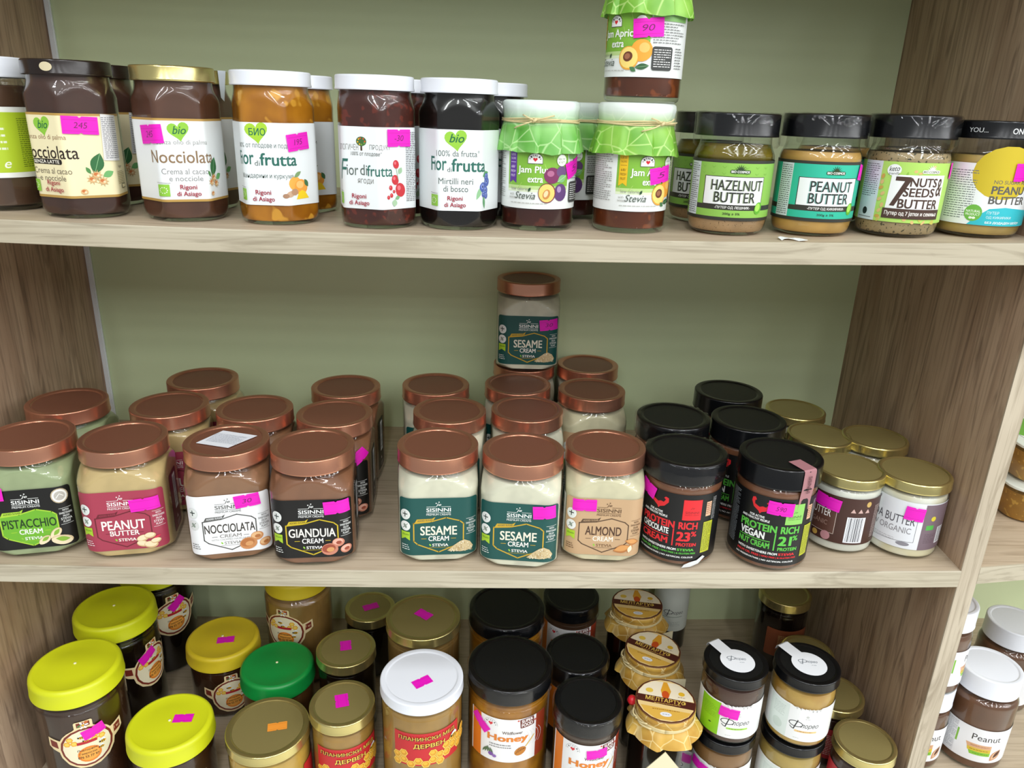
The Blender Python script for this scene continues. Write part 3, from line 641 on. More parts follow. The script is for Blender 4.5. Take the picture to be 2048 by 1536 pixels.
def lab_nosugar():
    o = [E(3, 42, 25, 21, '#cdb62a'), R(-64, 40.5, 64, 60, '#cdb62a') if 0 else R(-20, 41, 60, 46, '#cdb62a'), SM(-40, 4, -17, 44, '#6f767a', 1.9, 41),
         T('NO SUGAR ADDED', 13, 35, 36, 3, '#6e6a5e', .012), T('PEANUT', 11, 28.6, 33, 6.4, '#5e5c58', .04), T('BUTTER', 9.5, 20.6, 31, 6.4, '#5e5c58', .04)]
    o += [P([(-18, 0), (-12, 7), (-4, 13.5), (8, 15), (30, 13), (60, 12), (60, 0)], '#35bcc8'), E(-15, 9.6, 6.6, 6.8, '#6fb544'), T('NATURAL', -15, 11, 10.6, 2, '#eaf4e0', .03), T('PRODUCT', -15, 8.4, 10.6, 2, '#eaf4e0', .03), E(-16.2, 5.6, 1.3, 1, '#eaf4e0'), E(-13.8, 5.6, 1.3, 1, '#eaf4e0')]
    o += [T('ПУТЕР', -.5, 10.4, 9, 2.4, '#e6f6f8', 0), T('ОД КИКИРИКИ', 5, 6.6, 20, 2.4, '#e6f6f8', 0), T('БЕЗ ДОДАДЕН ШЕЌЕР', 10, 2.6, 30, 2.6, '#f4fcfc', .04)]
    return '#edf1f2', o
def sis_logo(u, v, c):
    return [T('SISINNI', u, v, 22.5, 3.8, c, .03, tag='maker_emblem'), LN([(u-11, v+3.2), (u-2.6, v+3.2)], .4, c, tag='maker_emblem'), LN([(u+2.6, v+3.2), (u+11, v+3.2)], .4, c, tag='maker_emblem'), LN([(u-11, v-2.9), (u+11, v-2.9)], .4, c, tag='maker_emblem'),
            T('PREMIUM CREAMS', u, v-4.8, 22.5, 1.9, c, .01, tag='maker_emblem'), T('je', u, v+5, 5, 3.4, c, .02, .3, tag='maker_emblem'), E(u-2.2, v+6.9, .6, .6, c, 'maker_emblem', n=8), E(u+.4, v+8, .6, .6, c, 'maker_emblem', n=8)]
def sis_picture(kind):
    o = []
    if kind == 'sesame':
        rd = random.Random(4); o.append(P([(8, 4.5), (14, 10), (20, 14.5), (24, 16), (29, 13.5), (32.5, 8), (31, 5), (20, 3.4)], '#cdb98e', 'picture'))
        for i in range(70):
            t = rd.uniform(9, 32); m = 5+10.5*max(0, 1-abs(t-23)/14); o.append(E(t, rd.uniform(4, m), .75, .45, rd.choice(('#e8dcba', '#dccb9c', '#b89a64', '#efe6cc')), 'picture', rd.uniform(0, 180), 6))
    elif kind in ('hazel', 'hazelpink'):
        a, b, c = ('#c98a55', '#b3703c', '#e2b684') if kind == 'hazel' else ('#c8826a', '#9c4a34', '#e6b09c')
        for dx, dy, r in ((23, 15.5, 5.2), (30, 8, 5), (15, 8.5, 7.2)):
            o += [E(dx, dy, r*1.08, r*.86, a, 'picture', 12), E(dx-r*.1, dy+r*.12, r*.86, r*.6, c if r < 6 else b, 'picture', 12), E(dx+r*.1, dy-r*.05, r*.5, r*.34, b if r < 6 else '#d49a62', 'picture', 12)]
    elif kind == 'pist':
        for dx, dy, r, q in ((10, 8, 6, 35), (20, 14, 6.6, 50), (24, 6.6, 9, -8)):
            o += [E(dx, dy, r, r*.55, '#d8c39a', 'picture', q), E(dx-.4, dy-.8, r*.94, r*.46, '#eadcb8', 'picture', q), LEAF(dx+.6, dy+.8, r*1.3, r*.55, '#86b23a', q)]
    elif kind == 'peanut':
        for dx, dy, r, q in ((14.5, 11, 5.4, 20), (21, 13.5, 5, 10), (14, 5.4, 5.2, -10), (21, 4, 6, 0), (25.5, 7.6, 4.4, 10)):
            o += [E(dx, dy, r, r*.62, '#d2b182', 'picture', q), E(dx-.3, dy+.5, r*.86, r*.46, '#f0dcb6', 'picture', q)]
        o.append(LEAF(27, 11.5, 7, 2.2, '#d0304e', 20))
    elif kind == 'almond':
        for dx, dy, r, q in ((28, 15.5, 7, -10), (19, 8, 9, 18), (26, 8.5, 5, 70)):
            o += [LEAF(dx, dy, r*2, r*.95, '#b4743c', q), LEAF(dx-.3, dy+.5, r*1.7, r*.66, '#d69a5a', q)]
        o.append(LEAF(26, 8, 8, 4, '#f0e2c2', 75))
    return o
def lab_sis(kind):
    cfg = {'sesame': ('#0f4f4a', '#e6ebe6', '#c9a227', 'SESAME', 'CREAM', '#e8e4d0', 34, '#0f4f4a'),
           'pist': ('#0c0d0e', '#e8ebe8', '#a6cf3a', 'PISTACCHIO', 'CREAM', '#1c3a14', 44, '#6db02c'),
           'peanut': ('#a53a50', '#f2e6e6', '#6a1c2a', 'PEANUT', 'BUTTER', '#f4eee4', 37, '#a53a50'),
           'nocc': ('#eef0f1', '#6a6a68', '#5a5a58', 'NOCCIOLATA', 'CREAM', '#3a3430', 44, '#eef0f1'),
           'gian': ('#0a0a0b', '#e8ebe8', '#c9b021', 'GIANDUIA', 'CREAM', '#e4e2dc', 42, '#0a0a0b'),
           'almond': ('#c3a27c', '#6a5036', '#5a4430', 'ALMOND', 'CREAM', '#4e3424', 34, '#c3a27c')}[kind]
    bg, fg, hx, a, b, tc, w, inner = cfg
    H = [(-23, 34), (-23, 15), (-19.5, 11.5), (0, 3), (19.5, 11.5), (23, 15), (23, 33), (19.5, 36), (7, 39.5), (-7, 35.5)]
    o = [P(H, inner), LN(H, 1.1, hx, True), P([(-22, 34.5), (-20, 38.2), (-6, 38.6), (-3, 40.5), (-4.4, 37.4), (-8, 35)], hx), T('ADDED SUGAR', -12.5, 36.8, 14, 1.7, bg, .02, 0, 4)]
    bc = {'almond': '#f0e8da', 'nocc': '#8a8784', 'pist': '#f0f2ea', 'gian': '#eeeeea'}.get(kind, '#f2efe6')
    o += [T(a, 0, 26, w, 9.6 if w < 40 else 9, tc, .03), T(b, 0, 17.6 if kind != 'nocc' else 18, 19 if b == 'CREAM' else 25, 5.2 if kind != 'nocc' else 3.6, bc, .03), LN([(-16, 17.6), (-11.5, 17.6)], .5, hx), LN([(11.5, 17.6), (16, 17.6)], .5, hx)]
    if kind == 'nocc': o.append(T('WITH CHOPPED HAZELNUTS', 0, 14.4, 34, 1.9, '#8a8784', 0))
    o += [T('STEVIA', 1.5, 10.6, 15, 3, bc if kind != 'almond' else '#7a5c3c', .03), LEAF(-8, 10.8, 3, 1.6, '#8cc63f', 120), LN([(-9, 8), (10, 8)], .3, hx)]
    o += [sis_logo(0 if kind != 'almond' else 4, 47.8, fg)]
    for i, (s, ww) in enumerate((('WITH', 5), ('SWEETENERS', 10.5), ('FROM', 5), ('STEVIA', 9), ('PLANT', 6))): o.append(T(s, 30.5, 36-i*2.9, ww, 2 if s != 'STEVIA' else 2.4, fg, .02))
    o += [LN([(25.5, 38), (35.5, 38.4)], .3, fg), LN([(25.5, 21.8), (35.5, 22.2)], .3, fg)]
    if kind not in ('pist',):
        c0 = '#e9ece8' if kind != 'nocc' else '#d8dad8'
        o += [E(-31, 43, 5, 5.4, c0), E(-31, 43, 4.2, 4.6, '#222826' if kind == 'x' else '#dfe4e0'), R(-31.5, 40.5, -30.6, 46, '#23302c'), R(-33.5, 43, -28.6, 44, '#23302c'), E(-31, 31, 5, 5.2, c0), LN([(-33.5, 28.5), (-28.5, 33.5)], .5, '#5a6a5a'), E(-31, 31, 1.3, 2.6, '#8a968a', r=30), SM(-35, 6, -27, 12, fg, 2.2, 3)]
        if kind != 'nocc': o += [P([(-35.5, 16), (-31, 18.6), (-26.5, 16), (-26.5, 25), (-35.5, 25)], '#a8cf2e'), T('VEGAN', -31, 22, 7, 1.8, '#4f7a1c', .03)]
    if kind == 'pist': o += [E(28, 51, 7, 7.4, '#b9a98c'), E(28, 51, 6, 6.4, '#efeee8'), E(28, 51, 4.4, 4.6, '#b8b4ac'), LN([(25, 49), (28, 53), (31, 50.5)], .6, '#f2f0ea')]
    o += sis_picture({'sesame': 'sesame', 'pist': 'pist', 'peanut': 'peanut', 'nocc': 'hazel', 'gian': 'hazelpink', 'almond': 'almond'}[kind])
    return bg, o
def lab_protein(kind):
    red, gr = '#e0262e', '#5cc046'; v = kind == 'vegan'; c1, c2 = (gr, red) if v else (red, gr); w = '#f0f2f0'
    arm = [(-19, 62), (-18.5, 65.5), (-16, 66.5), (-14.4, 64), (-16, 62.6), (-15.6, 59.6), (-11, 57.6), (-8, 59), (-5, 58.6), (-3.2, 61.6), (-5, 63), (-3.4, 64.6), (-.4, 63.6), (-.2, 59.6), (-4, 55), (-8.6, 53), (-10, 51), (-11.4, 53.4), (-16.4, 56.4)]
    o = [P(arm, red, 'arm_emblem'), T('FOR ACTIVE', -12, 48.2, 14, 2.4, w, .05), T('AND HEALTHY PEOPLE', -13.5, 45, 27, 2.4, w, .05)]
    o += [T('PROTEIN', -10, 38, 35, 7.6, c1, .06), T('RICH', 20, 38, 18, 7.6, c1, .06)]
    if v: o += [T('VEGAN', -14.5, 29.6, 24, 7.6, w, .06), R(-27, 24.2, 3, 25, c1), T('NUT CREAM', -12, 20, 30, 6.2, c1, .06)]
    else: o += [T('CHOCOLATE', -12, 30.4, 29, 6.4, w, .06), R(-27, 25.2, 3, 26, c1), T('CREAM', -12, 20.4, 29, 6.8, c1, .06)]
    o += [R(6.4, 16, 7.6, 34, c1), T('21' if v else '23', 16.5, 26.6, 13, 10, c1, .07), T('%', 26, 29.6, 5.4, 5.4, c1, .04), T('PROTEIN', 20, 18, 19, 3.6, c1, .06)]
    o += [T('WITH SWEETENERS FROM', -8, 12.4, 38, 2.5, w, .05), T('STEVIA', 20, 12.4, 16, 2.7, c2, .06), T('PALM OIL FREE', -16, 8.4, 22, 2.3, c2, .05), T('| GMO FREE | & GLUTEN FREE', 13, 8.4, 34, 2.3, c2, .05), T('NO PRESERVATIVES | NO ARTIFICIAL COLOUR', 0, 4.2, 56, 2.2, w, .04)]
    sq = '#8ccb62' if v else '#e0262e'; lc = '#4a7a34' if v else '#a01820'
    o += [R(13.5, 44, 31, 65, sq), T('SISINNI', 22.2, 52, 13, 2.6, lc, .03), T('PREMIUM CREAMS', 22.2, 49.4, 13, 1.1, lc), T('je', 22.2, 56.5, 4, 2.6, lc, 0, .3)]
    o += [R(35, 8, 46, 41, '#b9bf2e'), SM(35.5, 9, 45.5, 40, '#4a4a1c', 1.6, 51), R(36, 47, 42, 62, '#d8b090'), SM(43.5, 42, 48, 66, '#b8b8b8', 1.5, 52), SM(36.5, 48, 41.5, 61, '#8a4a34', 2, 53), SM(-46, 10, -33, 66, '#9ea6ac', 1.6, 54)]
    return '#0b0c0e', o
def lab_cocoa(kind):
    if kind == 'brown':
        o = [R(-26, 9, 26, 40, '#5a3a30'), LN([(-26, 9), (26, 9), (26, 40), (-26, 40)], .5, '#c9b8ae', True), T('CACAO BUTTER', -2, 30, 46, 8, '#f0ece8', .01), T('RAW ORGANIC', 0, 19, 38, 5, '#9a7c70', .01), E(8, 4.6, 3, 3, '#c9a24c'), E(19, 5.4, 4.6, 4.8, '#b9848a'), BAR(36, 2, 54, 30), [P([(x, 35), (x+5, 35), (x+2.5, 39.4)], '#c9a8a0') for x in (38, 45, 52)], E(55, 44, 2.6, 3, '#c8a860'), SM(64, 6, 72, 42, '#d0c0b8', 1.8, 61)]
        return '#43261f', o
    o = [LN([(-33, 4), (29, 8), (29, 36)], .4, '#6a6a70'), T('COCOA BUTTER', -2, 30, 58, 9, '#54525a', .008), T('RAW ORGANIC', 2, 19.4, 46, 6.4, '#8f8d92', .01), SM(-20, 41.5, -8, 44.5, '#3a3a3e', 3, 55), P([(-18, 45), (-14, 49), (-12, 46), (-9, 48), (-9, 45)], '#4a4a50'), E(20, 5, 6, 2.2, '#8a8890'), SM(-20, 6, 12, 10, '#b8b6ba', 1.8, 62),
         R(34, 0, 68, 49, '#76646e'), E(44, 34, 2.6, 2.6, '#d8c83a'), R(38, 22, 46, 27, '#4fae4a'), BAR(52, 6, 62, 24), SM(38, 8, 50, 18, '#5d4c56', 1.8, 63)]
    return '#e2e5ea', o
def hexes(u0, v0, nx, ny, s, colf, holes=()):
    o = []
    for i in range(nx):
        for j in range(ny):
            if (i, j) in holes: continue
            cx, cy = u0+i*s*1.55, v0+j*s*1.78+(s*.89 if i % 2 else 0)
            o.append(E(cx, cy, s*.98, s*.98, '#f2cf5a', 'picture', 0, 6)); o.append(E(cx, cy, s*.78, s*.78, colf, 'picture', 0, 6)); o.append(E(cx-s*.1, cy+s*.15, s*.45, s*.4, '#f0b83c', 'picture'))
    return o
def bee(u, v, s):
    return [E(u-.6*s, v+1.4*s, 1.6*s, 1*s, '#dfe8f0', 'picture', 35), E(u+.8*s, v+1.5*s, 1.5*s, .9*s, '#eef4f8', 'picture', 120), E(u, v, 2*s, 1.2*s, '#e8b020', 'picture'), R(u-.8*s, v-1.1*s, u-.3*s, v+1.1*s, '#2a2010', 'picture'), R(u+.4*s, v-1.1*s, u+.9*s, v+1.1*s, '#2a2010', 'picture'), E(u-1.9*s, v+.1*s, .7*s, .7*s, '#2a2010', 'picture')]
def lab_planin():
    o = [hexes(-34, 2, 7, 2, 5, '#d99a24', ((2, 1), (3, 1), (4, 1))), hexes(20, 10, 4, 2, 5.4, '#d99a24'), T('ПЛАНИНСКИ МЕД', 0, 35, 62, 5.6, '#2a2410', .05), T('ПЛАНИНСКИ МЕД', -.5, 35.4, 62, 5.6, '#d9b848', .025), T('ДЕРВЕН', 1.5, 25.5, 33, 6.4, '#3a2a10', .06), T('ДЕРВЕН', 1, 26, 33, 6.4, '#eccb52', .03), bee(30, 26, 2)]
    return '#c8242c', o
def lab_honey():
    o = [R(-44, 0, -31, 58, '#e07a1e', 'orange_side_panel'), R(32, 0, 46, 58, '#9c3a1e', 'brown_side_panel')]
    for k in range(7): o.append(LN([(2+k*4+14*math.cos(a/10), 30+14*math.sin(a/10)) for a in range(-8, 9, 2)], .5, '#dfe3e6'))
    o += [E(-19, 48, 8, 8, '#b8b8b8', a0=0, a1=180), E(-19, 48, 7.6, 7.6, '#f1f2f2', a0=0, a1=180), HEART(-19, 50, 5, '#d8303a')]
    for ch, a in zip('VITALIA', (168, 140, 115, 90, 65, 40, 12)):
        r = math.radians(a); o.append(T(ch, -19+5.9*math.cos(r), 48+5.9*math.sin(r), 1.4, 1.8, '#6a6a6a', .02, 0, a-90))
    o += [R(13, 46, 29, 57.5, '#6a2c22', r=4, rc=1), T('SUPER', 21, 54.6, 13, 4, '#f4f0ee', .05, 0, 4), T('FOOD', 21, 49.4, 13, 4.6, '#f4f0ee', .05, 0, 4), E(11, 56, 1.1, 1.1, '#c85a50'), E(30.5, 51.5, 1.3, 1.3, '#d06058')]
    o += [T('Wildflower', 5, 40.4, 22, 4, '#6a5a50', .015), T('Honey', 0, 31.4, 45, 11, '#e08228', .06), SM(-20, 18.4, 4, 25, '#7a7a78', 3.2, 52)]
    o += [LN([(30, 32), (20, 20)], 1.2, '#e0b83a', tag='picture'), E(14, 15, 7, 5, '#c07a24', 'picture', 35), [LN([(9+k*2.4, 12+k*1.6), (13+k*2.4, 19-k*.4)], .7, '#7a4410', tag='picture') for k in range(4)], [LEAF(-26+k*2.2, 12+(k % 3), 9, 2, '#55704c', 60+k*14) for k in range(5)], E(-18, 9, 3, 2.6, '#7a52a0', 'picture'), E(-14, 7, 2.4, 2, '#8c66b0', 'picture')]
    return '#f1f2f2', o
def crest_poly(s=1.):
    q = [(-6, 26), (6, 26), (7, 25), (7, 19.5)]
    q += [(22*math.cos(math.radians(a)), -1+21*math.sin(math.radians(a))) for a in (68, 52, 38, 26)]
    q += [(27, 10.5), (30, 11.5), (30.5, 2), (27, -1.5), (22, -4)]
    q += [(22*math.cos(math.radians(a)), -3+20*math.sin(math.radians(a))) for a in (-20, -45, -70, -90, -110, -135, -160)]
    L_ = [(-x, y) for x, y in q[:13]][::-1]
    return [(x*s, (y+24)*s) for x, y in q+L_[:-2]]
def lab_crest(s=1.):
    e = lambda x, y, rx, ry, c, r=0, n=18: E(x*s, (y+24)*s, rx*s, ry*s, c, 'picture', r, n)
    o = [R(-5*s, 44.5*s, 5*s, 49*s, '#7a2c1e'), e(0, -1, 20.5, 20, '#7a2c1e'), e(0, -1, 18.6, 18.2, '#efe6c4'), P([(22*s, 24*s), (28.5*s, 26*s), (28.5*s, 33*s), (22.5*s, 31*s)], '#7a2c1e'), P([(-22*s, 24*s), (-28.5*s, 26*s), (-28.5*s, 33*s), (-22.5*s, 31*s)], '#7a2c1e'), T('1 кг', 25.4*s, 28.6*s, 5*s, 2.6*s, '#e8c8a0', .02)]
    o += [[e(2.6*math.cos(i*1.05), 22+2.6*math.sin(i*1.05), 1.6, .8, '#f4f4ee', i*60, 8) for i in range(6)], e(0, 22, 1, 1, '#e8b020'), e(2.4, 24.4, 1.6, 1.3, '#c86a2c'), LEAF(-3*s, 46*s, 4*s, 1.6*s, '#4a7a3a', 30)]
    for x, y in ((-12, 9), (-9, 4.6), (-14.5, 4.6), (9, 9.4), (12, 5), (6.5, 5)): o += [e(x, y, 2.9, 2.7, '#e8a82a', 0, 6), e(x, y, 2, 1.8, '#f4cf5c', 0, 6)]
    o += [e(1, -9, 9, 8, '#e8862a'), e(1, -9, 7.4, 6.4, '#f2a848'), R(-7*s, 26.4*s, 8*s, 29.2*s, '#b8242c', 'picture'), T('Пчеларник', 0, 20*s, 15*s, 2.6*s, '#3a2414', .02), T('Гвероски', 0, 16.4*s, 13*s, 2.6*s, '#3a2414', .02), T('076 52 77 97', 0, 13*s, 16*s, 2.4*s, '#3a2414', .03)]
    for x, y, q in ((-3, 10, 1.1), (12, -1, 1.2), (10.5, -6, 1), (0, 6, 1)): o += bee(x*s, (y+24)*s, q*s)
    return '#ecd7a6', o
def florea(u, v, w, h, c):
    """the word written with a looped capital"""
    k = w/29; return [LN([(u-9*k+5.4*k*math.cos(rad_(a))*1.25, v+1.4*k+3.4*k*math.sin(rad_(a))) for a in range(0, 361, 20)], .8*k, c, tag='lettering'), LN([(u-10.6*k, v-5.6*k), (u-9.4*k, v-1*k), (u-7.4*k, v+6.2*k)], 1.1*k, c, tag='lettering'), LN([(u-14.5*k, v-3.2*k), (u-12.4*k, v-5*k), (u-10.4*k, v-5.4*k)], .8*k, c, tag='lettering'), T('лорео', u+5.2*k, v-.6*k, 18.6*k, 6*k, c, 0, .28)]
def rad_(d): return d*math.pi/180
def lab_floreo(kind):
    g = kind == 'green'
    o = [R(-40, 0, -16, 42, '#8fd01e' if g else '#dfe9e2')]
    if not g: o += [SM(-34, 24, -20, 38, '#b8c4bc', 1.6, 71), E(-27, 12, 6, 6, '#cfdcd2')]
    else: o += [SM(-36, 20, -20, 36, '#6fa81a', 1.8, 72), LEAF(-26, 12, 4, 2, '#2f5a14', 10)]
    o += [florea(1.5, 20, 29, 11, '#2d2d30'), R(-8, 11.6, 15, 14, '#a8dc5a' if g else '#ecc88c', rc=1), SM(-5, 12, 13, 13.7, '#4f6a34' if g else '#8a6434', 1.7, 49), SM(-8, 3, -2, 4.6, '#c0c0bc', 1.6, 4), E(3, 32.6, 1.6, 1.4, '#c6c8c4'), SM(1, 29, 6, 30.4, '#a8aaa6', 1.4, 50)]
    return '#f0f2f1', o
def drip_poly(w=78, h=42):
    q = [(-w/2, 0), (w/2, 0), (w/2, h)]; u = 16; q.append((u+1, h))
    rd = random.Random(12)
    while u > -12:
        d = rd.uniform(3, 6.5)
        q += [(u, h-1), (u-.4, h-d+.8), (u-1, h-d), (u-1.6, h-d+.8), (u-2, h-2.6), (u-2.6, h-1.6), (u-3.4, h-2)]; u -= 4
    return q+[(-15, h-.5), (-w/2, h)]
def lab_peanut():
    o = [R(-46, 0, -26, 46, '#dcdde0'), SM(-45, 4, -27, 44, '#8a8e94', 1.8, 81), R(-26, 18, -24, 36, '#7fb83c'), T('Peanut', 5, 34, 31, 8, '#37332e', -.002), P([(-13, 19), (12, 19), (12, 24.5), (-15, 24.5)], '#d8a982'), P([(-12, 14.2), (12, 14.2), (12, 19), (-13, 19)], '#d8bb3a'), P([(-9, 9.4), (12, 9.4), (12, 14.2), (-11, 14.2)], '#86c23a'), T('PREMIUM QUALITY', 0, 21.8, 20, 2, '#a06a48', .02), SM(-10, 15.4, 10, 17.8, '#8a6a1c', 2.4, 53), SM(-6, 10.8, 10, 12.8, '#4a7a1c', 2, 54),
         LEAF(19, 11, 19, 10, '#c8926a', 55), LEAF(19.6, 11.8, 16, 7, '#e2bd9a', 55), LEAF(20.4, 12.8, 13, 5, '#5a3426', 55)]
    return '#eceef0', o

# ------------------------------------------------------------------ jar families
def put_label(root, sect, design, z0, w, h, rc=0., poly=None, u0=0., name='label', off=.0001):
    bg, items = design
    lb = sheet(name, sect, w, h, z0*.001, bg, root, u0, off, rc, poly)
    pl = wrap(sect, z0*.001, u0)
    print_on(items, lb, pl, off+.00005, .000012, Sect.G)
    return pl
def rad(d): return math.radians(d)
JARS = []
def new_jar(name, label, x, y, deg, k=1, dz=0., group=None, cat='jar'):
    JARS.append(name)
    return thing(name, label, cat, (x, y, shelf_z(k, x)+dz+.0002), rad(deg), group)
CHOC = food('#4b2e22', .4); MILK = food('#7a5440', .4)
def rigoni(kind, label, x, y, deg):
    r = new_jar('jam_jar' if kind in ('orange', 'straw', 'blue') else 'spread_jar', label, x, y, deg, 1, 0, 'faceted jars on the top shelf')
    fm = {'senza': food('#46291f', .4), 'nocc': food('#5c3a2b', .4), 'orange': food('#b9781a', .3, '#d79a34', .6, 90, '#9a5c10'), 'straw': food('#4a2119', .3, '#6a2a1e', .58, 160), 'blue': food('#14100f', .25)}[kind]
    glass_body(r, HEXS, [(0, 26.5), (1.5, 29.5), (6, 32.2), (12, 34.6), (16, 39), (40, 39), (78, 39), (83, 37.4), (90, 34.4), (95, 31.6), (99, 29.8), (102, 29), (106, 28.8), (113, 28.6)], fm, 106)
    side, top = {'senza': (BROWNBLK, BROWNBLK), 'nocc': (GOLD, GOLD_TOP)}.get(kind, (WHITE, WHITE))
    l, zt = lid_metal(r, 106, 11, 31.7, side, top)
    if kind == 'senza': print_on([E(0, 5.6, 4.6, 3.2, '#cfc3a0', 'lid_dot')], l, wrap(RND3, .106, .012), .00008, .00001, Sect.G)
    pl = put_label(r, HEXS, lab_rigoni(kind), 16, 150, 63)
    return r, pl
RND3 = Sect('round', .0315)
def cover(root, top, neck, hem, rt, rn, rh, m, seed=1, n=11, name='paper_cover', sides=132):
    rd = random.Random(seed); ph = [rd.uniform(-.4, .4) for _ in range(n)]; am = [rd.uniform(.5, 1.2) for _ in range(n)]; ln = [rd.uniform(-1.5, 2.) for _ in range(n)]
    rings = [(top, .5), (top, rt*.5), (top, rt-3), (top-.5, rt-1.2), (top-1.8, rt), (top-5, rt+.5), ((top+neck)/2, rt*.5+rn*.5+.4), (neck+1.5, rn+.3), (neck, rn), (neck-1.5, rn+.4)]
    for j in range(1, 7): t = j/6; rings.append((neck-1.5+(hem-neck+1.5)*t, rn+.4+(rh-rn-.4)*t**.8))
    V, F = [], []
    for z, r in rings:
        t = max(0, min(1, (neck-z)/(neck-hem))) if z < neck else 0; cr = .35 if neck < z < top-1 else 0
        for k in range(sides):
            a = k/sides*n; i = int(a) % n; fr = a-int(a)+0
            saw = (fr if fr < .86 else (1-fr)/.14*.86)-.43                    # folded pleat: slow rise, sharp fall
            rr = r+am[i]*saw*(6.5*t+cr*2); zz = z-(ln[i]*(1-abs(2*fr-1))+ph[i])*t
            th = 2*math.pi*k/sides; V.append((rr*.001*math.sin(th), -rr*.001*math.cos(th), zz*.001))
    for i in range(len(rings)-1):
        for k in range(sides): F.append((i*sides+k, (i+1)*sides+k, (i+1)*sides+(k+1) % sides, i*sides+(k+1) % sides))
    F.append([k for k in range(sides)])
    o = mesh(name, V, F, m, root, sharp=38)
    return o
STRAW = mat('#d8c896', .7)
def raffia(root, z, r, th0=0., seed=3, tails=2, rr=.00055):
    rd = random.Random(seed); ps = []
    for j in range(3):
        ps.append(tube([((r+.0006+rd.uniform(0, .0006))*math.sin(a), -(r+.0006)*math.cos(a), z+(j-1)*.0011+.0005*math.sin(3*a+j)) for a in [2*math.pi*i/40 for i in range(41)]], rr, 5))
    kx, ky = (r+.0015)*math.sin(th0), -(r+.0015)*math.cos(th0); tx, ty = math.cos(th0), math.sin(th0); nx, ny = math.sin(th0), -math.cos(th0)
    for s, l, dz in ((1, .015, .004), (-1, .017, -.006), (1, .020, .001), (-1, .010, .004))[:tails+2]:
        pts = []
        for i in range(8):
            t = i/7; pts.append((kx+s*tx*l*t+nx*.003*math.sin(math.pi*t)-nx*.012*(t*l/.02)**2*.4, ky+s*ty*l*t+ny*.003*math.sin(math.pi*t)-ny*.012*(t*l/.02)**2*.4, z+dz*t))
        ps.append(tube(pts, rr*1.1, 5))
    ps.append(tube([(kx+nx*.0012-tx*.0015, ky+ny*.0012-ty*.0015, z-.0012), (kx+nx*.002, ky+ny*.002, z), (kx+nx*.0012+tx*.0015, ky+ny*.0012+ty*.0015, z+.0012)], .0013, 6))
    mesh('raffia_string', *join(*ps), STRAW, root)
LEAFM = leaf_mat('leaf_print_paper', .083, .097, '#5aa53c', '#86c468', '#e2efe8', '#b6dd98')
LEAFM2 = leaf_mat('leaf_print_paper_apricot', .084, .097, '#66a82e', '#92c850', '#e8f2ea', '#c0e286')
def jam(kind, label, x, y, deg, dz=0.):
    r = new_jar('covered_jam_jar', label, x, y, deg, 1, dz, 'paper-covered jam jars')
    fm = food('#3e1710', .3, '#5a2418', .6, 120) if kind == 'plum' else food('#5c2a10', .3, '#7a3c18', .6, 110)
    glass_body(r, RND[31.2], [(0, 27), (1.5, 29.6), (5, 31), (10, 31.2), (50, 31.2), (78, 31.2), (84, 30), (88, 28), (94, 27.6), (99, 27.6)], fm, 84, floor=4.5)
    mesh('lid', *lathe([(.089, .0285), (.089, .0298), (.100, .0298), (.1012, .0285)], None, 48), WHITE, r)
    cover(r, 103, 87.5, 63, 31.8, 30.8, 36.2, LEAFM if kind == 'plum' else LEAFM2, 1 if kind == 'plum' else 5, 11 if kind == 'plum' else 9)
    raffia(r, .0876, .0312, rad(-8 if kind == 'plum' else 10), 3)
    return r, put_label(r, RND[31.2], lab_jam(kind), 18.5, 176, 50)
def bio(kind, label, x, y, deg):
    r = new_jar('nut_butter_jar', label, x, y, deg, 1, 0, 'nut butter jars on the top shelf')
    fm = {'hazel': food('#b28e66', .45, '#5c4026', .66, 900), 'peanut': food('#c99d54', .4), 'seven': food('#a8926c', .5, '#3e3a22', .6, 420), 'nosugar': food('#b99b58', .42)}[kind]
    pr = [(0, 24), (1.5, 28.6), (5, 31.4), (11, 33), (15, 33.2), (40, 33.2), (61, 33.2), (65, 32.6), (69, 30.8), (73, 29.4), (78, 29), (88, 29)]
    if kind == 'nosugar':
        pr = [(z*.96, rr) for z, rr in pr]
        glass_body(r, RND[33.2], pr, fm, 66); l, zt = lid_metal(r, 79, 14, 34, BLACK, BLACK_TOP)
        print_on([T('ONLY THE', 12, 6.4, 25, 4.4, '#e9ecec', .02), T('YOU...', -25, 6.6, 15, 3.6, '#c9cccc', .01)], l, wrap(Sect('round', .0337), .079), .0001, .00001, Sect.G)
        return r, put_label(r, RND[33.2], lab_nosugar(), 11, 170, 49)
    glass_body(r, RND[33.2], pr, fm, 60 if kind == 'hazel' else 68)
    if kind == 'hazel': mesh('oil_layer', *lathe([(.0604, .0318), (.066, .031), (.0705, .0292), (.073, .0283), (.0735, .005)], None, 64), food('#7a6a22', .12, None, .6, 700, '#5e5218'), r)
    lid_metal(r, 79, 18, 34.2, BLACK, BLACK_TOP, step=5)
    film(r, 70, 97.3, 34.7)
    d = lab_seven() if kind == 'seven' else lab_bio(kind)
    return r, put_label(r, RND[33.2], d, 13, 176, 48)
SISFILL = {'sesame': food('#ddd9c4', .4), 'pist': food('#9fab82', .4), 'peanut': food('#cbb07c', .4), 'nocc': food('#8d6447', .4), 'gian': food('#84573d', .4), 'almond': food('#d9d0b0', .4)}
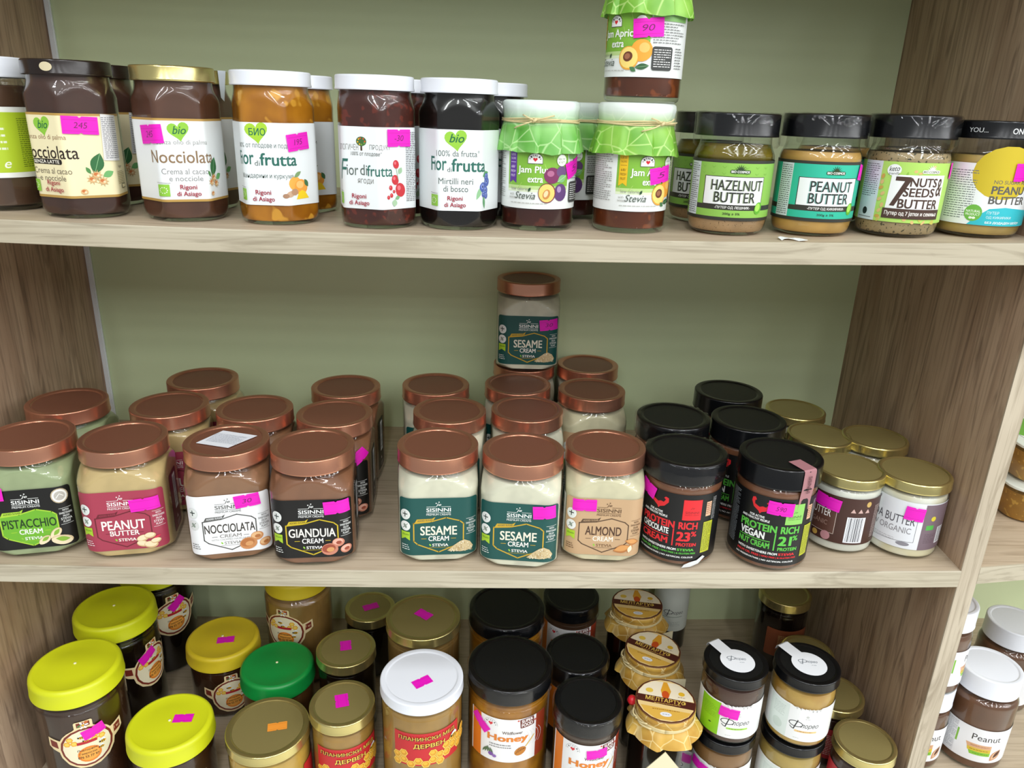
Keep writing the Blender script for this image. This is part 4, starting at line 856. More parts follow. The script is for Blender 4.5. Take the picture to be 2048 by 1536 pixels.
def sis(kind, label, x, y, deg, k=2, dz=0.):
    r = new_jar('cream_spread_jar', label, x, y, deg, k, dz, 'square cream spread jars with copper lids')
    glass_body(r, SQS, [(0, 33), (1.2, 37.5), (4, 42), (8, 46.5), (12, 54), (40, 54), (66, 54), (70, 50.5), (76, 46.4), (81, 43), (85, 40), (88.5, 37), (91, 35.6), (93, 35), (99, 34.8)], SISFILL[kind], 88, floor=4)
    lid_metal(r, 93, 14.5, 38.5, COPPER, COPPER_TOP, step=6, edge=1.2, rec=1.2)
    pl = put_label(r, SQS, lab_sis(kind), 9.5, 76, 60, 3.5)
    if kind in ('peanut', 'gian'):
        bg = '#6a2234' if kind == 'peanut' else '#0c0c0d'
        put_label(r, SQS, (bg, [BAR(-2, 20, 8, 56, True), P([(-1, 10), (3, 10), (1, 14)], '#e8d8d8'), SM(-2, 2, 8, 7, '#d8c8c8', 1.8, 5)]), 9.5, 26, 60, 2.5, None, .0685, 'side_label')
    if kind == 'almond':
        put_label(r, SQS, ('#dfe0dc', [SM(-4, 3, 4, 57, '#8a8a86', 1.6, 5)]), 9.5, 12, 60, 2, None, -.046, 'side_label')
    return r, pl
def protein(kind, label, x, y, deg):
    r = new_jar('protein_cream_jar', label, x, y, deg, 2, 0, 'protein cream jars with black lids')
    glass_body(r, RND[37.2], [(0, 31), (1.5, 34.4), (5, 36.8), (9, 37.2), (50, 37.2), (79, 37.2), (83, 36.4), (86, 35), (90, 34.2), (98, 34)], food('#7a4d34', .4), 84, floor=4)
    lid_metal(r, 87, 20, 38.6, BLACK, BLACK_TOP, step=6.5, rec=1., edge=1.6)
    return r, put_label(r, RND[37.2], lab_protein(kind), 8, 176, 70)
def cocoa(kind, label, x, y, deg):
    r = new_jar('cocoa_butter_jar', label, x, y, deg, 2, 0, 'cocoa butter jars with gold lids')
    glass_body(r, RND[33], [(0, 28), (1.5, 31), (5, 32.8), (9, 33), (40, 33), (62, 33), (66, 32.4), (68.5, 31), (71, 30.6), (78, 30.4)], food('#e6e4da', .4, None, .6, 700, '#d9cfae' if kind == 'white' else None), 67, floor=4)
    lid_metal(r, 71.5, 10, 34.2, GOLD, GOLD_TOP, step=3.4, rec=1.1, edge=2)
    return r, put_label(r, RND[33], lab_cocoa(kind), 12, 150, 50)
def round_jar(name, label, x, y, deg, H, Rb, Rl, lid, fillm, lh=11, k=3, dz=0., group='honey jars on the bottom shelf', nk=3., filmed=False, ribbed=False):
    """plain round jar with a screw lid; Rb and Rl in mm"""
    r = new_jar(name, label, x, y, deg, k, dz, group)
    zt = H-lh; s = Sect('round', Rb*.001)
    glass_body(r, s, [(0, Rb*.86), (1.5, Rb*.94), (5, Rb*.99), (9, Rb), (zt*.5, Rb), (zt-16, Rb), (zt-9, Rb-1), (zt-4, min(Rb-1.5, Rl-nk+1)), (zt-1, min(Rb-2, Rl-nk)), (zt+5, min(Rb-2, Rl-nk))], fillm, zt-6, floor=4, n=72)
    if ribbed: l, z = lid_ribbed(r, zt, lh, Rl, lid[0])
    else: l, z = lid_metal(r, zt, lh, Rl, lid[0], lid[1], step=min(6., Rl*.15))
    if filmed: film(r, zt-6, H+.2, Rl+.5)
    return r, s, l, z
def on_lid(l, z, du, dv, r, deg, num='', col=PINK, w=20, h=11.5):
    """deg = the jar's own turn, so that du, dv and r count from the shelf's front"""
    sticker(l.parent, flat_top(z, -rad(deg)), du, dv, r, w, h, num, col, None, .0004)

# ------------------------------------------------------------------ top shelf
r, s, l, z = round_jar('spread_jar', 'brown spread jar with white lid and lime green label, cut by left edge', .0601, .065, 26, 117, 31.2, 31.5, (WHITE, WHITE), food('#5a4030', .4), 15, 1, group='faceted jars on the top shelf')
put_label(r, s, lab_lime(), 26, 150, 54)
copy_tree(r, (.0282, .136, shelf_z(1, .03)), rad(20), 'white-lidded jar tucked behind the lime green labelled jar')
rg, pl = rigoni('senza', 'dark lidded cocoa hazelnut spread jar with cream label and gold edges', .1375, .0474, -21)
sticker(rg, pl, .030*1000, 54.5, -2, 25, 13, '245')
copy_tree(rg, (.1209, .125, shelf_z(1, .121)), rad(-10), 'dark lidded spread jar with cream label behind the front one', skip=('price_sticker',))
rg, pl = rigoni('nocc', 'gold lidded cocoa hazelnut spread jar with white label', .216, .0533, 22)
sticker(rg, pl, -24, 51, 4, 23, 14, '245')
c = copy_tree(rg, (.2043, .125, shelf_z(1, .204)), rad(14), 'gold lidded spread jar behind the front gold one, torn seal hanging', skip=('price_sticker',))
mesh('paper_seal', [(.0245+.0001*i, -.021-.0003*i-.0008*(i % 2), .1172-.0022*i-(0 if i else 0)) for i in range(11)]+[(.0305-.0003*i, -.0125-.0003*i-.0008*(i % 2), .1172-.0025*i) for i in range(11)], [(i, i+1, i+12, i+11) for i in range(10)], mat('#c9d2da', .3), c)
rg, pl = rigoni('orange', 'amber mandarin jam jar with white lid and white label', .2922, .0552, -2.5)
sticker(rg, pl, 29, 49, 6, 22, 13, '195')
copy_tree(rg, (.2954, .1302, shelf_z(1, .295)), rad(-14), 'amber jam jar with white lid behind the front mandarin one', skip=('price_sticker',))
rg, pl = rigoni('straw', 'dark red strawberry jam jar with white lid and white label', .3752, .053, -16)
sticker(rg, pl, 33, 55, 0, 22.5, 13, '-30')
copy_tree(rg, (.3842, .1252, shelf_z(1, .384)), rad(-8), 'white-lidded red jam jar mostly hidden behind strawberry jar', skip=('price_sticker',))
rg, pl = rigoni('blue', 'almost black blueberry jam jar with white lid and white label', .4428, .0582, 2)
copy_tree(rg, (.4706, .1302, shelf_z(1, .47)), rad(-10), 'white-lidded black jam jar behind the blueberry one')
rj, pl = jam('plum', 'plum jam jar with green leaf paper cover and purple ribbon print', .5105, .0646, -4)
sticker(rj, pl, 35, 33, 18, 21, 13, '5')
copy_tree(rj, (.545, .140, shelf_z(1, .545)), rad(-30), 'green paper-covered jam jar half hidden behind plum and apricot jars', skip=('price_sticker',))
rj, pl = jam('apricot', 'apricot jam jar with green leaf cover, carrying another jar', .5898, .0616, 18)
sticker(rj, pl, 11, 29.5, 8, 23, 13, '5')
rk = copy_tree(rj, (.592, .060, shelf_z(1, .59)+.1034), rad(-54), 'apricot jam jar standing on top of another apricot jar', skip=('price_sticker',))
sticker(rk, pl, 25, 35, 4, 23, 13.5, '90')
rb, pl = bio('hazel', 'hazelnut butter jar with light green label and black lid', .6745, .0573, -10)
copy_tree(rb, (.6749, .131, shelf_z(1, .675)), rad(-36), 'shaded hazelnut butter jar with green label behind the front one')
rb, pl = bio('peanut', 'peanut butter jar with turquoise label and black lid', .7481, .0564, -2)
sticker(rb, pl, 35, 39, -8, 17, 12.5, '')
copy_tree(rb, (.7959, .139, shelf_z(1, .796)), rad(-20), 'black-lidded jar behind the turquoise peanut butter jar', skip=('price_sticker',))
rb, pl = bio('seven', 'seven nuts and seeds butter jar with speckled filling and black lid', .8212, .0517, -13)
sticker(rb, pl, 41, 42, 0, 15, 12.5, '')
copy_tree(rb, (.866, .128, shelf_z(1, .866)), rad(-20), 'black-lidded jar behind the seven nuts butter jar', skip=('price_sticker',))
rb, pl = bio('nosugar', 'peanut butter jar with yellow and blue label, cut by right edge', .892, .050, -14)
sticker(rb, pl, 17, 43, 0, 17, 14, '')
V = [(.02*(i/6-.5), .004*math.sin(i*.9)+(j-.5)*.009, .0006+.0012*abs(math.sin(i*.8+j))) for j in (0, 1) for i in range(7)]
V += [(a, b, c_-.0003) for a, b, c_ in V]
sc = mesh('paper_scrap', V, [(i, i+1, i+8, i+7) for i in range(6)]+[(i+14+7, i+14+8, i+15, i+14) for i in range(6)]+[(i+14, i+15, i+1, i) for i in range(6)]+[(i+7, i+8, i+22, i+21) for i in range(6)]+[(0, 7, 21, 14), (6, 20, 27, 13)], mat('#eef0f0', .5), smooth=False, loc=(.7165, .0118, shelf_z(1, .7165)))
sc['label'] = 'small white torn paper scrap on the top shelf edge'; sc['category'] = 'paper'

# ------------------------------------------------------------------ middle shelf
q, pl = sis('pist', 'pistachio cream jar with black and green label at left edge', .0499, .05, 12)
sticker(q, pl, -28, 57, 0, 24, 12.5, '')
copy_tree(q, (.0415, .1345, shelf_z(2, .04)), rad(6), 'copper lidded jar behind the pistachio cream', skip=('price_sticker',))
q, pl = sis('peanut', 'peanut butter jar with dark pink label and copper lid', .1343, .0511, 10)
sticker(q, pl, 20, 46, 5, 25, 12.5, '')
c = copy_tree(q, (.1448, .1336, shelf_z(2, .145)), rad(14), 'second copper lidded peanut butter jar behind the pink labelled one', skip=('price_sticker',))
sticker(c, pl, 24, 62, 2, 22, 13, '')
copy_tree(q, (.1509, .2137, shelf_z(2, .15)), rad(4), 'rearmost copper lidded jar on the left side of middle shelf', skip=('price_sticker',))
q, pl = sis('nocc', 'hazelnut cream jar with white label and paper note on its lid', .2291, .0493, 12)
sticker(q, pl, 17, 53, 7, 22, 12.5, '30')
nt_ = [(-26, -3), (3, -19), (27, 4), (-5, 21)]
pn = mesh('paper_note', [(a*.001, b*.001, .1076+.0003*(i % 2)) for i, (a, b) in enumerate(nt_)]+[(a*.001, b*.001, .1073) for a, b in nt_], [(0, 1, 2, 3), (0, 4, 5, 1), (1, 5, 6, 2), (2, 6, 7, 3), (3, 7, 4, 0)], mat('#e4e8ee', .5), q, smooth=False)
print_on([SM(-16, -9, 16, 10, '#b4b8c0', 1.9, 17)], pn, flat_top(.1079, rad(-28)), .0001, 0)
copy_tree(q, (.2325, .1298, shelf_z(2, .232)), rad(5), 'copper lidded jar wrapped in film behind the hazelnut cream', skip=('price_sticker', 'paper_note'))
q, pl = sis('gian', 'gianduia cream jar with black label and gold hexagon', .3097, .0435, 5)
sticker(q, pl, 23, 52, 5, 23, 13, '')
c = copy_tree(q, (.3155, .1212, shelf_z(2, .315)), rad(2), 'second gianduia cream jar directly behind the black labelled one', skip=('price_sticker',))
sticker(c, pl, 28, 66, 40, 18, 12, '')
copy_tree(q, (.3135, .2005, shelf_z(2, .313)), rad(-4), 'third copper lidded jar at back behind the gianduia creams', skip=('price_sticker',))
q, pl = sis('sesame', 'sesame cream jar with dark green label and no price sticker', .4252, .0505, 4)
copy_tree(q, (.4326, .1351, shelf_z(2, .43)), rad(-6), 'middle sesame cream jar in the left sesame row')
copy_tree(q, (.4133, .2132, shelf_z(2, .41)), rad(8), 'rearmost sesame cream jar in the left sesame row')
q2 = copy_tree(q, (.5055, .0416, shelf_z(2, .505)), rad(-6), 'sesame cream jar with dark green label and pink price sticker')
sticker(q2, pl, 23, 52.5, 4, 21, 13, '')
copy_tree(q, (.5143, .1421, shelf_z(2, .514)), rad(3), 'sesame cream jar with shiny lid in the right sesame row')
copy_tree(q, (.5075, .2195, shelf_z(2, .506)), rad(-3), 'sesame cream jar with dark mirror lid below the stacked jar')
copy_tree(q, (.5185, .2965, shelf_z(2, .52)), rad(2), 'copper lidded jar at the wall carrying another sesame jar')
q4 = copy_tree(q, (.5205, .2965, shelf_z(2, .52)+.1076), rad(-1), 'shaded sesame cream jar stacked on top of another jar')
sticker(q4, pl, 24, 50, 6, 22, 13, '30')
q3 = copy_tree(q, (.5985, .295, shelf_z(2, .6)), rad(2), 'rearmost copper lidded jar right of the stacked sesame jar')
q, pl = sis('almond', 'almond cream jar with beige label and copper lid', .5845, .0517, -4)
sticker(q, pl, -19, 53, 0, 22, 12, '')
copy_tree(q, (.5915, .2041, shelf_z(2, .592)), rad(3), 'pale almond cream jar in second row behind the beige labelled one', skip=('price_sticker',))
q, pl = protein('choc', 'chocolate protein cream jar with red lettering and black lid', .66, .0432, -32)
film(q, 86, 107.2, 39.2)
sticker(q, pl, -24, 66, -16, 20, 13, '')
mesh('torn_paper', [(x_*.001, y_*.001, z_*.001) for x_, y_, z_ in [RND[37.2].map(u*.001, v*.001, .0012)[0] and tuple(c_*1000 for c_ in RND[37.2].map(u*.001, v*.001, .0012)[0]) for u, v in ((18, 1.5), (26, 2.5), (34, 5), (41, 11), (38, 13), (32, 9), (25, 7.5), (20, 5))]], [(0, 1, 6, 7), (1, 2, 5, 6), (2, 3, 4, 5)], mat('#d9dcdc', .5), q, smooth=False)
copy_tree(q, (.6678, .1285, shelf_z(2, .668)), rad(-20), 'black lidded jar behind the chocolate protein cream', skip=('price_sticker', 'torn_paper'))
q, pl = protein('vegan', 'vegan protein nut cream jar with green lettering and pink seal strip', .7483, .0355, -24)
c = copy_tree(q, (.7461, .1222, shelf_z(2, .746)), rad(-38), 'second vegan protein jar behind the one with seal strip')
copy_tree(q, (.7498, .2041, shelf_z(2, .75)), rad(-20), 'rearmost black lidded jar on the middle shelf')
sticker(q, pl, 8, 60, -3, 23, 13.5, '590')
th = rad(46); cx_, sx_ = math.cos(th), math.sin(th)
path = [(17, 107.35), (30, 107.4), (36.8, 107.4), (38.7, 106.2), (38.95, 104), (38.95, 95), (38.9, 88), (38.3, 84), (37.7, 76), (37.55, 66)]
V, F = [], []
for rr, zz in path:
    for sgn in (-1, 1):
        if rr < 37.9 and zz > 100: px, py = sgn*7, -rr
        else: a = sgn*7/38.5; px, py = rr*math.sin(a), -rr*math.cos(a)
        V.append(((px*cx_-py*sx_)*.001, (px*sx_+py*cx_)*.001, zz*.001))
F = [(2*i, 2*i+1, 2*i+3, 2*i+2)[::-1] for i in range(len(path)-1)]
ss = mesh('seal_strip', V, F, mat('#a8757a', .4), q, smooth=False)
SL = Sect('round', .03905)
print_on([T('SISINNI', 46*.03905*17.4533+0, 93, 17, 4, '#5a3038', .02, 0, -90)], ss, wrap(SL, 0), .0002, 0, Sect.G)
sticker(q, pl, 0, 0, 0, .1, .1) if 0 else None
q, pl = cocoa('brown', 'cocoa butter jar with dark brown label and barcode', .8303, .0607, -79)
sticker(q, pl, 16, 41, -6, 25, 13, '')
copy_tree(q, (.8331, .139, shelf_z(2, .833)), rad(-60), 'gold lidded jar behind the brown labelled cocoa butter', skip=('price_sticker',))
copy_tree(q, (.8354, .2123, shelf_z(2, .835)), rad(-40), 'rearmost gold lidded jar on the middle shelf', skip=('price_sticker',))
q, pl = cocoa('white', 'cocoa butter jar with pale label and mauve side by the divider', .891, .0507, -62)
sticker(q, pl, 25, 38.5, -4, 17, 14, '')
copy_tree(q, (.8915, .1325, shelf_z(2, .89)), rad(-50), 'gold lidded jar behind the pale labelled cocoa butter', skip=('price_sticker',))

# ------------------------------------------------------------------ bottom shelf
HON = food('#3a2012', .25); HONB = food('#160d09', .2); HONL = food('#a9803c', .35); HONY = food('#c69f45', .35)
def crest(root, sect, z0, s, u0=0.):
    s *= 1.16; z0 -= 4
    return put_label(root, sect, lab_crest(s), z0, 0, 0, 0, crest_poly(s), u0)
def plastic(label, x, y, deg, H, Rb, Rl, lid, fm, z0, s, lh=20):
    r, se, l, z = round_jar('honey_jar', label, x, y, deg, H, Rb, Rl, (lid, lid), fm, lh, ribbed=True)
    pl = crest(r, se, z0, s) if s else None
    return r, pl, l, z
r, pl, l, z = plastic('large dark honey jar with bright yellow lid at front left', .046, .055, 27, 152, 43.2, 44.5, YEL, HON, 56, 1.05)
sticker(r, pl, 8, 45, 14, 21, 12, '')
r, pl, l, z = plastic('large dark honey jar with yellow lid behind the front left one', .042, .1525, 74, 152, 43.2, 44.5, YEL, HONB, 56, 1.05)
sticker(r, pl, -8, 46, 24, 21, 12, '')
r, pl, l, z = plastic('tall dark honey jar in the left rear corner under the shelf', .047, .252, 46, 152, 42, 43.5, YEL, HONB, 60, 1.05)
sticker(r, pl, 4, 47, 36, 21, 12, '')
r, pl, l, z = plastic('low brown honey jar with amber yellow lid in second row', .152, .179, 27, 90, 41, 43.6, AMB, HON, 12, .95, 19)
on_lid(l, z, 6, -7, 10, 27, '')
r, pl, l, z = plastic('dark honey jar with bright yellow lid and sticker at shelf front', .141, .041, 20, 91, 41.5, 44, YEL, HON, 6, 1., 20)
on_lid(l, z, 13, 3, 4, 20, '')
r, pl, l, z = plastic('brown honey jar with green plastic lid', .23, .133, 15, 90, 41, 42.8, GREEN, food('#6a4422', .3), 12, 0, 20)
r, pl, l, z = plastic('tall creamed honey jar with amber lid at back wall', .233, .235, -14, 152, 42, 40, AMB, food('#a07a44', .35), 62, 1.05, 20)
GL = (GOLD, GOLD_TOP)
r, s, l, z = round_jar('honey_jar', 'yellow creamed honey jar with gold lid and orange price sticker', .245, .036, 0, 90, 42.5, 43.5, GL, HONY, 11)
put_label(r, s, ('#c8242c', [R(-20, 0, 20, 3, '#e8c848')]), 14, 40, 40, 2, None, .07)
on_lid(l, z, 10, 0, 12, 0, '', '#f39a35', 20, 11)
def planin(label, x, y, deg, H, Rb, Rl, lid, fm, z0, sc=1.):
    r, s, l, z = round_jar('honey_jar', label, x, y, deg, H, Rb, Rl, lid, fm, 12)
    put_label(r, s, lab_planin(), z0, 74, 42); return r, l, z
r, l, z = planin('slim honey jar with red label, gold lid and pink sticker', .3225, .047, 20, 112, 33.5, 35, GL, HONL, 38)
on_lid(l, z, -1, 3, 105, 20, '', w=19, h=14)
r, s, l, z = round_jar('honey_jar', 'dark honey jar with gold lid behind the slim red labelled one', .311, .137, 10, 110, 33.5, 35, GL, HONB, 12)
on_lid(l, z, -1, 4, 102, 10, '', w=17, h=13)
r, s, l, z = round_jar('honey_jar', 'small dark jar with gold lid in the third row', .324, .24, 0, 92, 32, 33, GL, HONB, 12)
on_lid(l, z, 1, 0, 25, 0, '', w=20, h=12)
r, l, z = planin('large honey jar with white lid and red label', .408, .044, 13, 150, 43, 44, (WHITE, WHITE), HONL, 72)
on_lid(l, z, 1, -8, 34, 13, '', w=20, h=12)
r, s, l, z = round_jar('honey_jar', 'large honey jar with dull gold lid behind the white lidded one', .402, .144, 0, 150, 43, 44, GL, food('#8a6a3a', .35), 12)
on_lid(l, z, 0, 4, -38, 0, '', w=20, h=13)
def superfood(label, x, y, deg, H, Rb, Rl, fm, z0, sticker_at, back=False):
    r, s, l, z = round_jar('honey_jar', label, x, y, deg, H, Rb, Rl, (BLACK, BLACK_TOP), fm, 18, filmed=True)
    pl = put_label(r, s, lab_honey(), z0, 92, 58)
    if sticker_at: sticker(r, pl, *sticker_at)
    return r
AMBER = food('#b0761c', .3, None, .6, 700, '#8a5510')
b15 = superfood('amber wildflower honey jar with black lid and white label', .502, .065, -3, 150, 45, 45.6, AMBER, 56, (-31, 46, -42, 24, 11, ''))
copy_tree(b15, (.501, .1645, shelf_z(3, .5)), rad(8), 'black lidded jar in the dark behind the amber honey', skip=('price_sticker',))
b18 = superfood('smaller honey jar with black lid and orange label side', .584, .032, 1, 130, 35.2, 36, food('#4a3324', .3), 44, (7, 47, 4, 22, 11.5, ''))
copy_tree(b18, (.581, .1055, shelf_z(3, .58)), rad(10), 'black lidded jar directly behind the smaller honey jar', skip=('price_sticker',))
copy_tree(b18, (.586, .215, shelf_z(3, .586)-.0), rad(-10), 'rearmost black lidded jar in the dark middle of bottom shelf', skip=('price_sticker',))

# gift jars with printed paper covers
CLOTH = leaf_mat('gift_cover_paper', .2, .3, '#b98a34', '#d9b256', '#d9b256', '#ecd79a')
def gift(label, x, y, deg, tag, tilt=0.):
    r = new_jar('gift_honey_jar', label, x, y, deg, 3, 0, 'gift honey jars with paper covers')
    s = Sect('hex', .031, .006)
    glass_body(r, s, [(0, 27), (2, 31), (8, 34), (14, 40), (50, 40), (86, 40), (94, 35), (102, 30), (108, 28), (118, 28)], HONB, 100, n=72)
    mesh('lid', *lathe([(.110, .0285), (.110, .0300), (.126, .0300), (.1275, .028)], None, 48), mat('#4a2418', .4), r)
    cover(r, 128.6, 116, 99, 31.5, 30.4, 40, CLOTH, int(x*1000+y*777), 7, 'paper_cover', 84)
    raffia(r, .1165, .0308, rad(-60), int(y*1000), 2, .0009)
    dk, ye = '#4e2018', '#dcae4a'
    it = [E(0, 0, 31.5, 31.5, dk), E(0, 0, 30.2, 30.2, '#e6c888'), P([(-29, 3), (29, 3), (28, 10), (22, 20), (12, 27), (-12, 27), (-22, 20), (-28, 10)], '#ece0c4'), P([(-3, 4), (3, 4), (6, 14), (2, 27), (-2, 27), (-5, 14)], '#e0a02c'), E(0, 8, 4, 6, '#c8501c'), P([(-30, -5), (30, -9), (30.4, 2), (-30, 5)], dk), T('МЕЛТАРТУФ', 0, -.4, 42, 6.4, '#e3bf56', .02, 0, -3), SM(-12, -7, 16, -4, '#c9a24a', 2.6, 44),
          P([(-26, -11), (26, -14), (22, -20), (10, -28), (-10, -28), (-22, -19)], ye), SM(-14, -16, 14, -13, '#8a5a20', 2.6, 45), E(0, -20.4, 6, 3.2, '#e4e6e8'), SM(-3.5, -21.4, 3.5, -19.4, '#6a7a98', 2, 46), E(-17, 12, 4, 3.4, '#e3c04a'), E(17, 12, 3.4, 3, '#e0b22c'), SM(13, 6, 21, 8, '#8a5a20', 2, 47)]
    cap = mesh('cover_disc', *lathe([(.1286, .0318), (.1292, .0318), (.1294, .031)], None, 56), mat('#7a5228', .5), r)
    print_on(it, cap, flat_top(.1294), .0001, .00001)
    return r
def gift_tag(r, pts, t=.0012, art=None):
    """folded card hanging at the jar: corner points in millimetres, local to the jar"""
    P0 = [Vector(p)*.001 for p in pts]; n = (P0[1]-P0[0]).cross(P0[3]-P0[0]).normalized()
    V = [tuple(p) for p in P0]+[tuple(p-n*t) for p in P0]
    o = mesh('gift_tag', V, [(0, 1, 2, 3), (7, 6, 5, 4), (0, 4, 5, 1), (1, 5, 6, 2), (2, 6, 7, 3), (3, 7, 4, 0)], mat('#e6dcb8', .5), r, smooth=False)
    if art:
        e1, e2 = (P0[1]-P0[0]).normalized(), (P0[3]-P0[0]).normalized(); L1, L2 = (P0[1]-P0[0]).length*1000, (P0[3]-P0[0]).length*1000
        print_on(art(L1, L2), o, lambda u, v, f: (tuple(P0[0]+e1*u+e2*v+n*f), tuple(n)), .0001, .00001)
    return o
def tag_art(a, b):
    return [R(2, b*.1, a*.5, b*.9, '#efe8d0'), E(a*.28, b*.45, a*.14, b*.26, '#d9a05a', 'picture'), E(a*.3, b*.4, a*.08, b*.16, '#e8c890', 'picture'), SM(a*.6, b*.58, a*.86, b*.7, '#6a5a38', 3, 48), SM(a*.55, b*.2, a*.95, b*.5, '#8a7a58', 1.8, 9), LEAF(a*.12, b*.2, 7, 3, '#a8b070', 50)]
g1 = gift('gift honey jar with printed paper cover and red ribbon at front', .6665, .0305, -12, 1)
gift_tag(g1, [(4, -58, 36), (34, -50, 70), (2, -42, 101), (-28, -50, 66)], art=tag_art)
mesh('ribbon_knot', *join(lathe([(.1165, .001), (.118, .004), (.1215, .0055), (.1255, .004), (.127, .001)], None, 14)), mat('#d8232f', .35), g1, loc=(-.0345, .004, -.002))
g2 = gift('gift honey jar with paper cover, second behind the ribboned one', .670, .112, -30, 2)
gift_tag(g2, [(10, -38, 62), (44, -14, 62), (44, -10, 112), (10, -34, 114)], art=tag_art)
g3 = gift('gift honey jar with paper cover at back, darkest of three', .668, .198, -8, 3)
gift_tag(g3, [(16, -39, 60), (46, -19, 60), (46, -16, 104), (16, -36, 106)], art=tag_art)
# bottle by the wall
r = new_jar('syrup_bottle', 'dark bottle with white label at the back wall', .738, .285, -22, 3, 0, None, 'bottle')
glass_body(r, RND[24], [(0, 20), (1.5, 22.6), (5, 23.8), (9, 24), (80, 24), (140, 24), (150, 22), (158, 17), (166, 13.5), (190, 13), (196, 13)], food('#0f0a08', .3), 150, n=56)
lid_metal(r, 192, 14, 14.5, BLACK, BLACK_TOP, 40)
put_label(r, RND[24], ('#d5dcd2', [florea(8, 30, 26, 10, '#2d2d30'), LN([(-8, 23), (20, 24)], .8, '#8a9a88'), SM(-6, 8, 18, 16, '#a8b0a6', 1.9, 15)]), 36, 110, 90)
# floral spread jars, two stacks of two
FL = {'green': food('#4a2c20', .35), 'white': food('#c09a4c', .35, None, .6, 700, '#a87c34'), 'nut': food('#8a6236', .35), 'cream': food('#b99c52', .35)}
def floreo(kind, fm, label, x, y, deg, dz, seal=True):
    r, s, l, z = round_jar('honey_spread_jar', label, x, y, deg, 85, 33, 34, (BLACK, BLACK_TOP), fm, 11, 3, dz, 'stacked black lidded honey spread jars', nk=4)
    pl = put_label(r, s, lab_floreo(kind), 10, 0, 0, 0, drip_poly(104 if kind == 'white' else 104, 44))
    if seal:
        a = rad(118)-rad(deg)
        zt = .0853
        ca_, sa_ = math.cos(a), math.sin(a); V, F, N = [], [], []
        def pt(p, q, dz=0.): V.append(((p*ca_-q*sa_)*.001, (p*sa_+q*ca_)*.001, zt+dz)); N.append((0, 0, 1)); return len(V)-1
        ring = [pt(-2+18*math.cos(2*math.pi*i/32), 18*math.sin(2*math.pi*i/32)) for i in range(32)]; F.append(ring)
        i0 = [pt(p, q, dz) for p, dz in ((12, .0001), (28, .0003), (33.4, .0005), (35.6, -.0008), (37, -.006)) for q in (-7.2, 7.2)]
        F += [(i0[2*i], i0[2*i+2], i0[2*i+3], i0[2*i+1]) for i in range(4)]
        sl = mesh('seal_sticker', V, F, mat('#e8ebee', .4), r, None, False)
        print_on([florea(1, 1, 19, 6, '#7a828a'), SM(3, -5, 9, -3, '#a8aeb4', 2, 51)], sl, flat_top(zt, -rad(deg)+rad(-6)), .0002, 0)
    return r, pl
r, pl = floreo('cream', FL['nut'], 'lower black lidded jar under the green labelled honey spread', .74, .044, -20, 0, False)
sticker(r, pl, -22, 34, -8, 22, 12, '')
floreo('cream', FL['cream'], 'lower black lidded jar under the golden honey spread', .815, .0385, -12, 0, False)
r, pl = floreo('green', FL['green'], 'brown honey spread jar with green sided label and white seal', .741, .044, -8, .0854)
sticker(r, pl, -7, 33, -6, 20, 12.5, '')
floreo('white', FL['white'], 'golden honey spread jar with white label and white lid seal', .816, .0385, -15, .0854)
r, s, l, z = round_jar('preserve_jar', 'gold lidded jar at front right by the divider', .885, .018, 0, 84, 31, 32.5, GL, food('#3a1c14', .3), 11, group='gold lidded jars along the divider')
put_label(r, s, ('#b8242c', [SM(-14, 6, 14, 34, '#e8d8c8', 2.4, 3)]), 14, 60, 42, 2, None, -.03)
c = copy_tree(r, (.884, .0895, shelf_z(3, .88)), rad(40), 'gold lidded jar second from front along the divider')
copy_tree(r, (.880, .161, shelf_z(3, .88)+.0), rad(80), 'dark gold lidded jar third from front along the divider')
r, s, l, z = round_jar('preserve_jar', 'taller gold lidded jar farthest back along the divider', .880, .246, 0, 112, 33, 34, GL, HONB, 12, group='gold lidded jars along the divider')
put_label(r, s, ('#8a4a2c', [SM(-14, 6, 14, 34, '#d8b878', 2.4, 3)]), 30, 60, 42, 2)

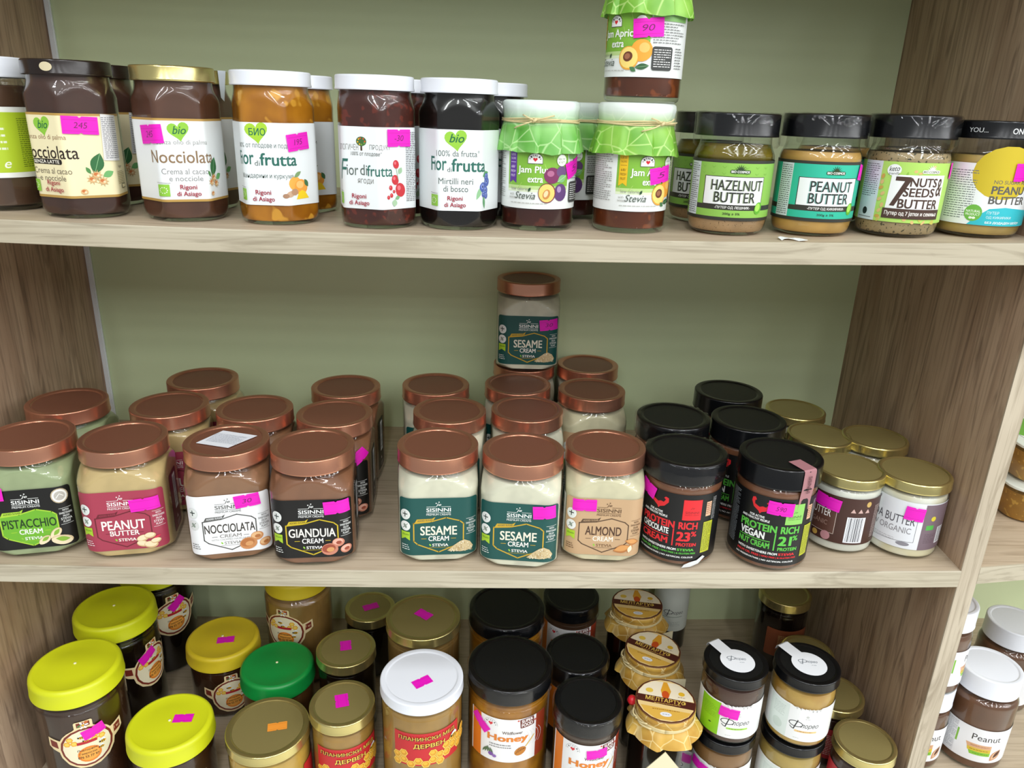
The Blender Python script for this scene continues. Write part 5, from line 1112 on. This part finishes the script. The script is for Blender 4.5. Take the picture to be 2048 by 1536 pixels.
# ------------------------------------------------------------------ corner bay on the right
def peanut(label, x, y, deg, H, Rb, Rl, dz=0.):
    r, s, l, z = round_jar('peanut_spread_jar', label, x, y, deg, H, Rb, Rl, (WHITE, WHITE), food('#6a4630', .35), 24, 3, dz+.002+sag_off(x), 'white lidded peanut spread jars')
    return r, put_label(r, s, lab_peanut(), 14, 140, 46)
def sag_off(x): return 0.
r, pl = peanut('lower peanut spread jar of the stack beside the divider', .9855, .083, -14, 108, 30, 29.5)
peanut('upper peanut spread jar of the stack beside the divider', .9855, .083, 52, 108, 30, 29.5, .1082)
peanut('large peanut spread jar with white lid right of the stack', 1.058, .0865, -20, 124, 36, 33.5)
r, pl = peanut('white lidded peanut spread jar cut by the right edge', 1.15, .175, -40, 118, 36, 33.5)
sticker(r, pl, -24, 46, 0, 20, 13, '')
def tub(label, x, y, z):
    o = thing('food_tub', label, 'tub', (x, y, z), 0, 'stacked clear food tubs'); s = Sect('sq', .05, .02)
    def ring(z_, a, rc=.02): q = Sect('sq', a, rc); return [(q.rad(2*math.pi*k/64)*math.sin(2*math.pi*k/64), -q.rad(2*math.pi*k/64)*math.cos(2*math.pi*k/64), z_) for k in range(64)]
    def loft(rs, cap=True):
        V = sum(rs, []); F = [(i*64+k, i*64+(k+1) % 64, (i+1)*64+(k+1) % 64, (i+1)*64+k) for i in range(len(rs)-1) for k in range(64)]
        F.append(list(range(64))[::-1])
        if cap: F.append([(len(rs)-1)*64+k for k in range(64)])
        return V, F
    mesh('tub_body', *loft([ring(0, .041), ring(.002, .043), ring(.04, .049), ring(.041, .052)], False), glass_mat('clear_plastic', (.95, .93, .88), .08), o, sharp=40)
    mesh('contents', *loft([ring(.001, .041), ring(.003, .0425), ring(.034, .0474)]), food('#b98a30', .4, '#d8b050', .6, 200), o, sharp=40)
    l = mesh('lid', *loft([ring(.0405, .053), ring(.0415, .0542), ring(.0435, .054), ring(.044, .0525), ring(.0432, .050), ring(.0432, .03)]), mat('#dfe6dc', .3), o, sharp=40)
    print_on([R(-38, -38, 38, 38, '#e8ece6', rc=8), R(-38, -12, 38, 38, '#6aae3c', rc=6), SM(-30, -32, 30, -16, '#9aa89a', 2.6, 2)], l, flat_top(.0432), .0003, .00002)
    sticker(o, flat_top(.0436), -12, 2, 20, 20, 12, '', PINK, None, .0006)
    return o
tub('lower clear tub of honeycomb at right edge', 1.075, .125, .004)
tub('upper clear tub of honeycomb with green lid label', 1.077, .126, .0484)
